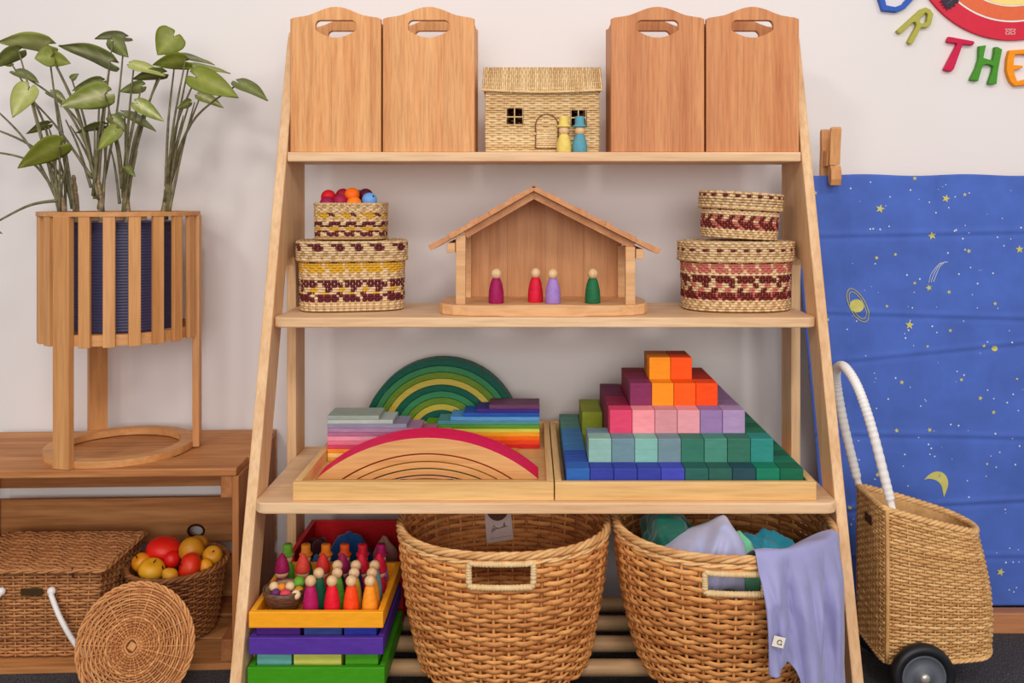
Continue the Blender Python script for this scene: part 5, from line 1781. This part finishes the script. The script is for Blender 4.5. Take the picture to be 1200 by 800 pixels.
def sky_cloth():
    nx, nz = 150, 220
    z1, z0 = H + 0.0525, H - 0.8015
    V = []
    for i in range(nz):
        f = i / (nz - 1)
        z = z0 + (z1 - z0) * f
        xl = 0.527 + 0.075 * max(0.0, (1 - f) - 0.14) ** 1.0
        xs = np.linspace(xl, 1.30, nx)
        V.append(np.stack([xs, cloth_y(xs, z), np.full(nx, z) + (0.0016 * np.sin(xs * 31) if i > nz - 3 else 0)], -1))
    V = np.vstack(V)
    F = [(i * nx + j, i * nx + j + 1, (i + 1) * nx + j + 1, (i + 1) * nx + j) for i in range(nz - 1) for j in range(nx - 1)]
    o = put('night_sky_cloth', npmesh('night_sky_cloth', V, np.array(F)), fabric('cloth_blue', (74, 104, 188), 0.7, 0.2))
    sd = o.modifiers.new('thickness', 'SOLIDIFY'); sd.thickness = 0.0012; sd.offset = 0
    tag(o, 'blue night sky cloth printed with yellow stars, moon and ringed planet', 'cloth')
    MY = plain('print_yellow', (206, 198, 110), 0.7, spec=0.2)
    MW = plain('print_pale', (214, 220, 224), 0.7, spec=0.2)
    def onc(pts):                     # photo point on the cloth -> 3-D, just proud of it
        out = []
        for u, v in pts:
            p = W(u, v, CLY)
            y = float(cloth_y(np.float64(p.x), np.float64(p.z)))
            out.append((p.x, y - 0.0016, p.z))
        return out
    def poly(name, pts, mat):
        bm = bmesh.new()
        c = np.mean(np.array(pts), axis=0)
        P = onc(pts); cc = bm.verts.new(onc([c])[0])
        vv = [bm.verts.new(p) for p in P]
        for i in range(len(vv)): bm.faces.new((cc, vv[i], vv[(i + 1) % len(vv)]))
        me = bm_mesh(name, bm)
        q = put(name, me, mat, o)
        return q
    def star(u, v, r, rot=0.0):
        pts = []
        for i in range(10):
            a = rot - PI / 2 + i * PI / 5
            rr = r if i % 2 == 0 else r * 0.42
            pts.append((u + rr * math.cos(a), v + rr * math.sin(a)))
        poly('printed_star', pts, MY)
    # zoom at 2.5x from (940,140)
    S = [(1071, 209, 3), (1031, 244.5, 5.5), (1107.5, 232.5, 5.0), (1129.5, 228, 2.6), (1091.5, 276, 5.0), (1134.5, 294, 3.0), (1194.5, 292, 5), (1027, 302, 2.6), (1049, 298, 2.4),
         (1065.5, 380.5, 5.4), (1111.5, 342, 2.8), (1088, 337, 4), (1165.5, 355.5, 2.6), (1039, 358.5, 2.2), (1071.5, 331.5, 2.4), (1056, 447.5, 3), (1049.5, 503.5, 3), (1088.5, 503, 3), (1086.5, 405.5, 2.0),
         (1126, 444.5, 2.6), (1148, 466, 3), (1163.5, 482.5, 2.8), (994, 530, 3), (980, 475, 3), (994, 593, 2.8), (1027, 555, 3), (1172.5, 670, 5), (1152, 405, 2.6), (955, 226, 3), (969, 374, 2.6), (1156, 543, 2), (1191, 443.5, 2), (1113, 387, 2.4)]
    for i, (u, v, r) in enumerate(S): star(u, v, r, 0.3 * math.sin(i * 7.3))
    # ringed planet
    an = math.radians(62)
    def ell(cu, cv, a, b, rot, n=40, t0=0, t1=2 * PI):
        return [(cu + a * math.cos(t) * math.cos(rot) - b * math.sin(t) * math.sin(rot), cv + a * math.cos(t) * math.sin(rot) + b * math.sin(t) * math.cos(rot)) for t in np.linspace(t0, t1, n)]
    poly('printed_planet', ell(1003.5, 358, 8.5, 7.5, 0, 25)[:-1], MY)
    A = Acc()
    def line(pts, w, acc):
        P = np.array(onc(pts))
        acc.add(*ring_tube(P, np.tile([0, -1.0, 0], (len(P), 1)), 0.0003, w, 4, False))
    line(ell(1004.5, 357.5, 21.5, 9.5, an), 0.0009, A)
    line(ell(1004.5, 357.5, 17.5, 7.0, an), 0.0008, A)
    put('printed_rings', A.mesh('rings'), MY, o)
    # shooting star tail
    A = Acc()
    for k in range(3):
        line([(1088 + k * 2.6, 331 - k * 0.5), (1090 + k * 3, 322), (1095 + k * 3, 314 - k), (1101 + k * 2.8, 308.5 - k * 0.8), (1107 + k * 1.5, 307)], 0.0007, A)
    put('printed_comet_tail', A.mesh('tail'), MW, o)
    # crescent moon
    oa = smooth_path([(1082, 561, 0), (1088, 555, 0), (1096, 551.5, 0), (1103, 552.5, 0), (1108.5, 558, 0), (1110.3, 566, 0), (1108.5, 574, 0), (1105.5, 582, 0)], 24)
    ia = smooth_path([(1082, 561, 0), (1087, 560, 0), (1091, 560.5, 0), (1096, 562, 0), (1100, 565, 0), (1102.8, 570, 0), (1104.3, 576, 0), (1105.5, 582, 0)], 24)
    bm = bmesh.new()
    va = [bm.verts.new(p) for p in onc([(q[0], q[1]) for q in oa])]; vb = [bm.verts.new(p) for p in onc([(q[0], q[1]) for q in ia])]
    for q in range(23): bm.faces.new((va[q], va[q + 1], vb[q + 1], vb[q]))
    put('printed_moon', bm_mesh('moon', bm), MY, o)
    poly('printed_planet', ell(1165, 408, 3.6, 3.2, 0, 15)[:-1], MY)
    # tiny dots
    bm = bmesh.new(); rr = random.Random(12)
    for i in range(150):
        u, v = rr.uniform(990, 1198), rr.uniform(208, 700)
        r = rr.choice((0.5, 0.7, 0.9, 1.1))
        bm.faces.new([bm.verts.new(p) for p in onc([(u + r * math.cos(a), v + r * math.sin(a)) for a in (0, 1.05, 2.09, 3.14, 4.19, 5.24)])])
    d = put('printed_dots', bm_mesh('dots', bm), MW, o); d['kind'] = 'stuff'
    # low stand: bottom rail in front, posts and top rail behind the cloth
    root = thing('play_stand', 'low wooden play stand with bottom rail under the night sky cloth', 'stand', (0.93, 1.81, 0))
    MR = wood('stand_rail', (206, 142, 98), (176, 108, 66), 'X', 0.5)
    put('bottom_rail', box(0.78, 0.028, 0.040, 0.002), MR, root, (0.01, -0.003, 0.0))
    put('top_rail', box(0.74, 0.020, 0.040, 0.002), MR, root, (0.02, 0.047, H + 0.0))
    for x in (-0.31, 0.33): put('post', box(0.032, 0.018, H + 0.0, 0.002), MR, root, (x, 0.047, 0.0))
    for x in (-0.31, 0.33): put('foot', box(0.032, 0.05, 0.012, 0.002), MR, root, (x, 0.037, 0.0)) if False else None
sky_cloth()

def peg_clip():
    k = 1.815 / F_PX
    root = thing('cloth_clip', 'big wooden clip pinching the top left corner of the sky cloth', 'clip', W(975, 217, 1.81))
    o0 = W(975, 217, 1.81)
    def q(u, v): return ((u - 975) * k, (217 - v) * k)
    MC = wood('clip_wood', (226, 168, 110), (198, 132, 76), 'Z', 0.5)
    # each arm is cut to a profile in depth (y) and height (z), extruded across x
    def arm(nm, prof, x, wdt):
        me = outline_mesh(nm, [prof], wdt, 0.0016, 2)
        me.transform(Matrix.Rotation(PI / 2, 4, 'Z'))
        put(nm, me, MC, root, (x, 0, 0))
    z = lambda v: (217 - v) * k
    W_ = 0.0205
    arm('front_arm', [(-0.006, z(193.5)), (-0.0095, z(175)), (-0.0155, z(152)), (-0.013, z(149.5)), (-0.006, z(151)), (-0.001, z(175)), (0.006, z(193.5))], 0.0038, W_)
    arm('front_jaw', [(-0.006, z(194.2)), (-0.012, z(200)), (-0.0125, z(210)), (-0.008, z(217)), (0.001, z(217.5)), (0.008, z(214)), (0.010, z(206)), (0.008, z(194.2))], 0.0048, W_)
    arm('back_arm', [(0.036, z(210)), (0.030, z(196)), (0.024, z(175)), (0.027, z(152)), (0.034, z(150)), (0.040, z(153)), (0.040, z(175)), (0.044, z(196)), (0.044, z(210))], -0.0015, W_)
    arm('hinge_block', [(0.0065, z(194)), (0.001, z(176)), (0.023, z(176)), (0.029, z(195.5))], 0.0000, W_ * 0.9)
peg_clip()

# ------------------------------------------------------------------ wicker shopping cart
def cart():
    cx, cy = 0.685, 1.622
    root = thing('wicker_cart', 'pale wicker toy shopping cart with white handle beside the shelf', 'cart', (cx, cy, 0))
    xb, xf = 0.597 - cx, 0.775 - cx
    yh = 0.066
    zb = H - 0.777
    # D-shaped plan: flat back at left, round front at right
    ctrl = [(xb + 0.012, -yh), (xb + 0.06, -yh - 0.003), (xb + 0.115, -yh + 0.004), (xf - 0.020, -yh * 0.72), (xf, 0.0), (xf - 0.020, yh * 0.72), (xb + 0.115, yh - 0.004), (xb + 0.06, yh + 0.003), (xb + 0.012, yh), (xb, yh - 0.012), (xb - 0.001, 0), (xb, -yh + 0.012)]
    base = smooth_path([(x, y, 0) for x, y in ctrl], 600, True)
    seg = np.linalg.norm(np.roll(base, -1, 0) - base, axis=1); cum = np.concatenate([[0], np.cumsum(seg)]); tot = cum[-1]
    bx = np.append(base[:, 0], base[0, 0]); by = np.append(base[:, 1], base[0, 1])
    def Pf(s, h):
        t = (np.asarray(s) % 1.0) * tot
        x = np.interp(t, cum, bx); y = np.interp(t, cum, by)
        f = (x - xb) / (xf - xb)
        bul = 0.030 * np.sin(PI * min(1, max(0, (1 - h) * 0.62 + 0.02)))
        zt = H - 0.519 - 0.052 * f ** 0.9 * 1.0 if False else H - 0.519 - 0.050 * np.clip(f, 0, 1)
        yy = y * (1 + 0.05 * math.sin(PI * h))
        return np.stack([x + bul * np.clip(f, 0, 1), yy, zb + h * (zt - zb)], -1)
    o = put('woven_body', weave('cart_body', Pf, 46, 46, 0.0018, 0.0017, 0.258 / 46 * 0.50, 5, 5, stake_r=0.0018, jit=0.0002, seed=14), M_WICKC, root); o['kind'] = 'stuff'
    put('lining', shell('cart_lining', Pf, 0.0045, 64, 6), M_WICKC, root)
    put('cart_floor', disc_mesh('cart_floor', lambda s, h: Pf(s, 0.01), 0), M_WICKC, root)
    put('rim', rope('rim', Pf(np.arange(400) / 400, 1.0), 0.0030, 0.0034, 3, 0.030), M_WICKC, root)
    put('base_braid', rope('base_braid', Pf(np.arange(400) / 400, 0.0), 0.0022, 0.0026, 3, 0.03), M_WICKC, root)
    # back corner uprights
    for sy in (-1, 1):
        P = np.array([(xb + 0.004, sy * (yh + 0.001) * (1 + 0.05 * math.sin(PI * h)), zb + h * 0.258) for h in np.linspace(0, 1, 12)])
        put('corner_post', tube('corner_post', P, 0.0036, 8), M_WICKC, root)
    # handle
    off = Vector((cx, cy, 0))
    pts = [W(1046.5, 600, 1.562), W(1038, 565, 1.563), W(1024, 510, 1.566), W(1013, 474, 1.572), W(1003, 449, 1.586), W(992, 432, 1.612), W(984.5, 428.5, 1.640), W(979.8, 436, 1.664), W(981.5, 457, 1.676), W(989, 497, 1.682), W(1000, 543, 1.684), W(1007.5, 573, 1.684)]
    P = smooth_path(pts, 240) - np.array(off)
    rad = 0.0074 + 0.0012 * np.abs(np.sin(np.arange(240) * 0.9)); rad[:12] = 0.0062; rad[-12:] = 0.0062
    put('handle', tube('handle', P, rad, 12), M_WHITE, root)
    # leather patch on the back panel
    put('patch', box(0.002, 0.030, 0.016, 0.0006, 1, False), plain('leather_patch', (74, 34, 24), 0.6), root, (xb - 0.0045, -0.004, H - 0.556))
    # wheels
    rub, hub, cap = plain('wheel_rubber', (26, 26, 30), 0.45), plain('wheel_hub_grey', (92, 94, 104), 0.5), plain('axle_cap', (206, 200, 190), 0.3, 0.6)
    for sy in (-1, 1):
        w = bpy.data.objects.new('wheel', None); COL.objects.link(w); w.parent = root; w.empty_display_size = 0.01
        R = 0.0530
        w.location = (0.6505 - cx, sy * (yh + 0.026), R + 0.001)
        w.rotation_euler = (PI / 2, 0, 0) if sy < 0 else (-PI / 2, 0, 0)
        put('tyre', lathe('tyre', [(R * .70, -0.010), (R * .90, -0.011), (R * .98, -0.007), (R, 0), (R * .98, 0.007), (R * .90, 0.011), (R * .72, 0.010), (R * .70, 0.006), (R * .70, -0.010)], 40, cap=False), rub, w)
        put('hub', lathe('hub', [(0, -0.007), (R * .70, -0.007), (R * .70, 0.007), (R * .64, 0.0085), (R * .62, 0.006), (R * .30, 0.005), (R * .28, 0.0085), (0, 0.009)], 36, cap=False), hub, w)
        put('axle_cap', lathe('axle_cap', [(R * .15, 0.0085), (R * .15, 0.012), (R * .08, 0.014), (0, 0.0145)], 20, cap=False), cap, w)
    P = np.array([(0.6505 - cx, -yh - 0.02, 0.054), (0.6505 - cx, yh + 0.02, 0.054)])
    put('axle', tube('axle', P, 0.004, 10), cap, root)
    put('foot', lathe('foot', [(0, 0.0005), (0.010, 0.0005), (0.009, zb), (0, zb)], 16, cap=False), M_WICKC, root, (xf - 0.05, 0.0, 0))
cart()

# ------------------------------------------------------------------ wall letters and round sign
def signs():
    YL = WALL - 0.0065
    k = WALL / F_PX
    def zp(p): return (1000 + p[0] / 6.0, p[1] / 6.0)
    def letter(ch, rgb, polys, label, col):
        allp = [zp(p) for p in polys[0]]
        cu = sum(p[0] for p in allp) / len(allp); cv = sum(p[1] for p in allp) / len(allp)
        pp = [[((u - cu) * k, (cv - v) * k) for u, v in (zp(p) for p in poly)] for poly in polys]
        me = outline_mesh('letter', pp, 0.012, 0.0015, 2)
        o = put('wall_letter', me, paint('letter_' + col, rgb, 0.5, 0.08), None, W(cu, cv, WALL) + Vector((0, -0.0068, 0)))
        tag(o, label, 'letter', 'wooden letters on the wall')
    O_out = [(150, -40), (190, 82), (290, 92), (348, 68), (430, -20), (440, -110), (380, -190), (270, -200), (180, -140)]
    O_in = [(196, -38), (218, 45), (280, 57), (330, 38), (384, -28), (394, -100), (352, -150), (276, -158), (214, -112)]
    letter('O', (46, 92, 184), [O_out, O_in], 'blue wooden letter O at left of the wall lettering', 'blue')
    letter('R', (176, 172, 72), [[(292, 222), (300, 238), (318, 243), (404, 165), (420, 162), (428, 178), (424, 196), (368, 298), (374, 312), (388, 318), (404, 308), (460, 200), (505, 200), (530, 178), (546, 108), (525, 74), (492, 60), (460, 70)],
                                 [(446, 148), (492, 96), (508, 108), (498, 160), (478, 174), (456, 168)]], 'olive wooden letter R on the wall', 'olive')
    letter('T', (206, 22, 72), [[(655, 264), (828, 296), (834, 308), (822, 324), (752, 318), (690, 490), (672, 508), (628, 500), (622, 490), (710, 322), (712, 312), (650, 304), (642, 294)]], 'crimson wooden letter T on the wall', 'crimson')
    letter('H', (72, 146, 36), [[(868, 330), (915, 324), (902, 380), (896, 412), (962, 432), (972, 390), (978, 336), (996, 336), (1027, 354), (1008, 450), (996, 520), (988, 594), (936, 598), (932, 586), (958, 510), (964, 472), (940, 460), (912, 458), (890, 470), (872, 530), (860, 574), (808, 568), (806, 560), (846, 480), (864, 420)]], 'green wooden letter H on the wall', 'green')
    letter('E', (250, 150, 12), [[(1078, 360), (1190, 352), (1236, 362), (1240, 388), (1192, 392), (1178, 386), (1120, 388), (1110, 420), (1106, 462), (1170, 466), (1172, 480), (1108, 500), (1118, 540), (1132, 576), (1210, 556), (1240, 574), (1236, 598), (1116, 609), (1086, 580), (1068, 540), (1057, 496), (1062, 420)]], 'orange wooden letter E on the wall', 'orange')
    # round sign
    c = W(1183, -70, WALL)
    root = thing('round_sign', 'round red, orange and yellow wooden sign on the wall', 'sign', (c.x, WALL - 0.0005, c.z))
    def disc(nm, r, th, y, rgb, mn):
        me = lathe(nm, [(0, 0), (r, 0), (r, th * 0.8), (r - 0.0006, th), (0, th)], 96, cap=False, smooth=False)
        me.transform(Matrix.Rotation(PI / 2, 4, 'X'))
        put(nm, me, plain(mn, rgb, 0.5), root, (0, y, 0))
    disc('red_ring', 118 * k, 0.008, 0, (218, 14, 54), 'sign_red')
    disc('white_line', 97 * k, 0.0008, -0.008, (246, 236, 228), 'sign_white')
    disc('orange_ring', 95 * k, 0.0008, -0.0088, (232, 104, 56), 'sign_orange')
    disc('inner_white_line', 79 * k, 0.0008, -0.0096, (246, 236, 228), 'sign_white')
    disc('yellow_centre', 77.5 * k, 0.0008, -0.0104, (252, 222, 130), 'sign_yellow')
    def q(u, v): return ((u - 1183) * k, (-70 - v) * k)
    # dark feather print
    fe = [(1098, 4), (1102.5, 3.5), (1100.5, 7.5), (1104.5, 6.8), (1103, 10.8), (1106, 9.6), (1106.8, 13.8), (1109.5, 10.2), (1111.5, 12.0), (1112.5, 8.5), (1116.5, 8.6), (1116, 4.6), (1120.5, 4.2), (1120, 0.5), (1126, -8), (1118, -14), (1108, -6)]
    me = outline_mesh('feather', [[q(*p) for p in fe]], 0.0008)
    fo = put('printed_feather', me, plain('sign_black', (44, 32, 52), 0.6), root, (0, -0.0116, 0))
    qu = tube('quill', np.array([(q(1106, 7)[0], -0.0008, q(1106, 7)[1]), (q(1119, -4)[0], -0.0008, q(1119, -4)[1])]), 0.0004, 4)
    put('quill_line', qu, plain('sign_grey', (150, 140, 150), 0.6), fo)
    # small white line mark at the bottom of the red ring
    A = Acc()
    def ln(a, b, w=0.0005):
        a, b = q(*a), q(*b)
        P = np.array([(a[0], -0.0086, a[1]), ((a[0] + b[0]) / 2, -0.0086, (a[1] + b[1]) / 2), (b[0], -0.0086, b[1])])
        A.add(*ring_tube(P, np.tile([0, -1.0, 0], (3, 1)), 0.0004, w, 4, False))
    for a, b in (((1175.5, 35), (1187.5, 35.2)), ((1176, 41), (1186.5, 41)), ((1175.5, 35), (1178, 37.5)), ((1178, 37.5), (1176, 38.5)), ((1176, 38.5), (1176.5, 41)), ((1187.5, 35.2), (1185.2, 37.6)), ((1185.2, 37.6), (1187, 38.5)), ((1187, 38.5), (1186.5, 41)),
                 ((1178, 37.5), (1181.2, 38.6)), ((1185.2, 37.6), (1181.2, 38.6)), ((1179, 35), (1181.2, 36.8)), ((1184, 35), (1181.2, 36.8)), ((1178.5, 41), (1181.2, 39.2)), ((1184, 41), (1181.2, 39.2))):
        ln(a, b)
    put('printed_mark', A.mesh('mark'), plain('sign_white', (246, 236, 228), 0.5), root)
signs()

bpy.context.view_layer.update()
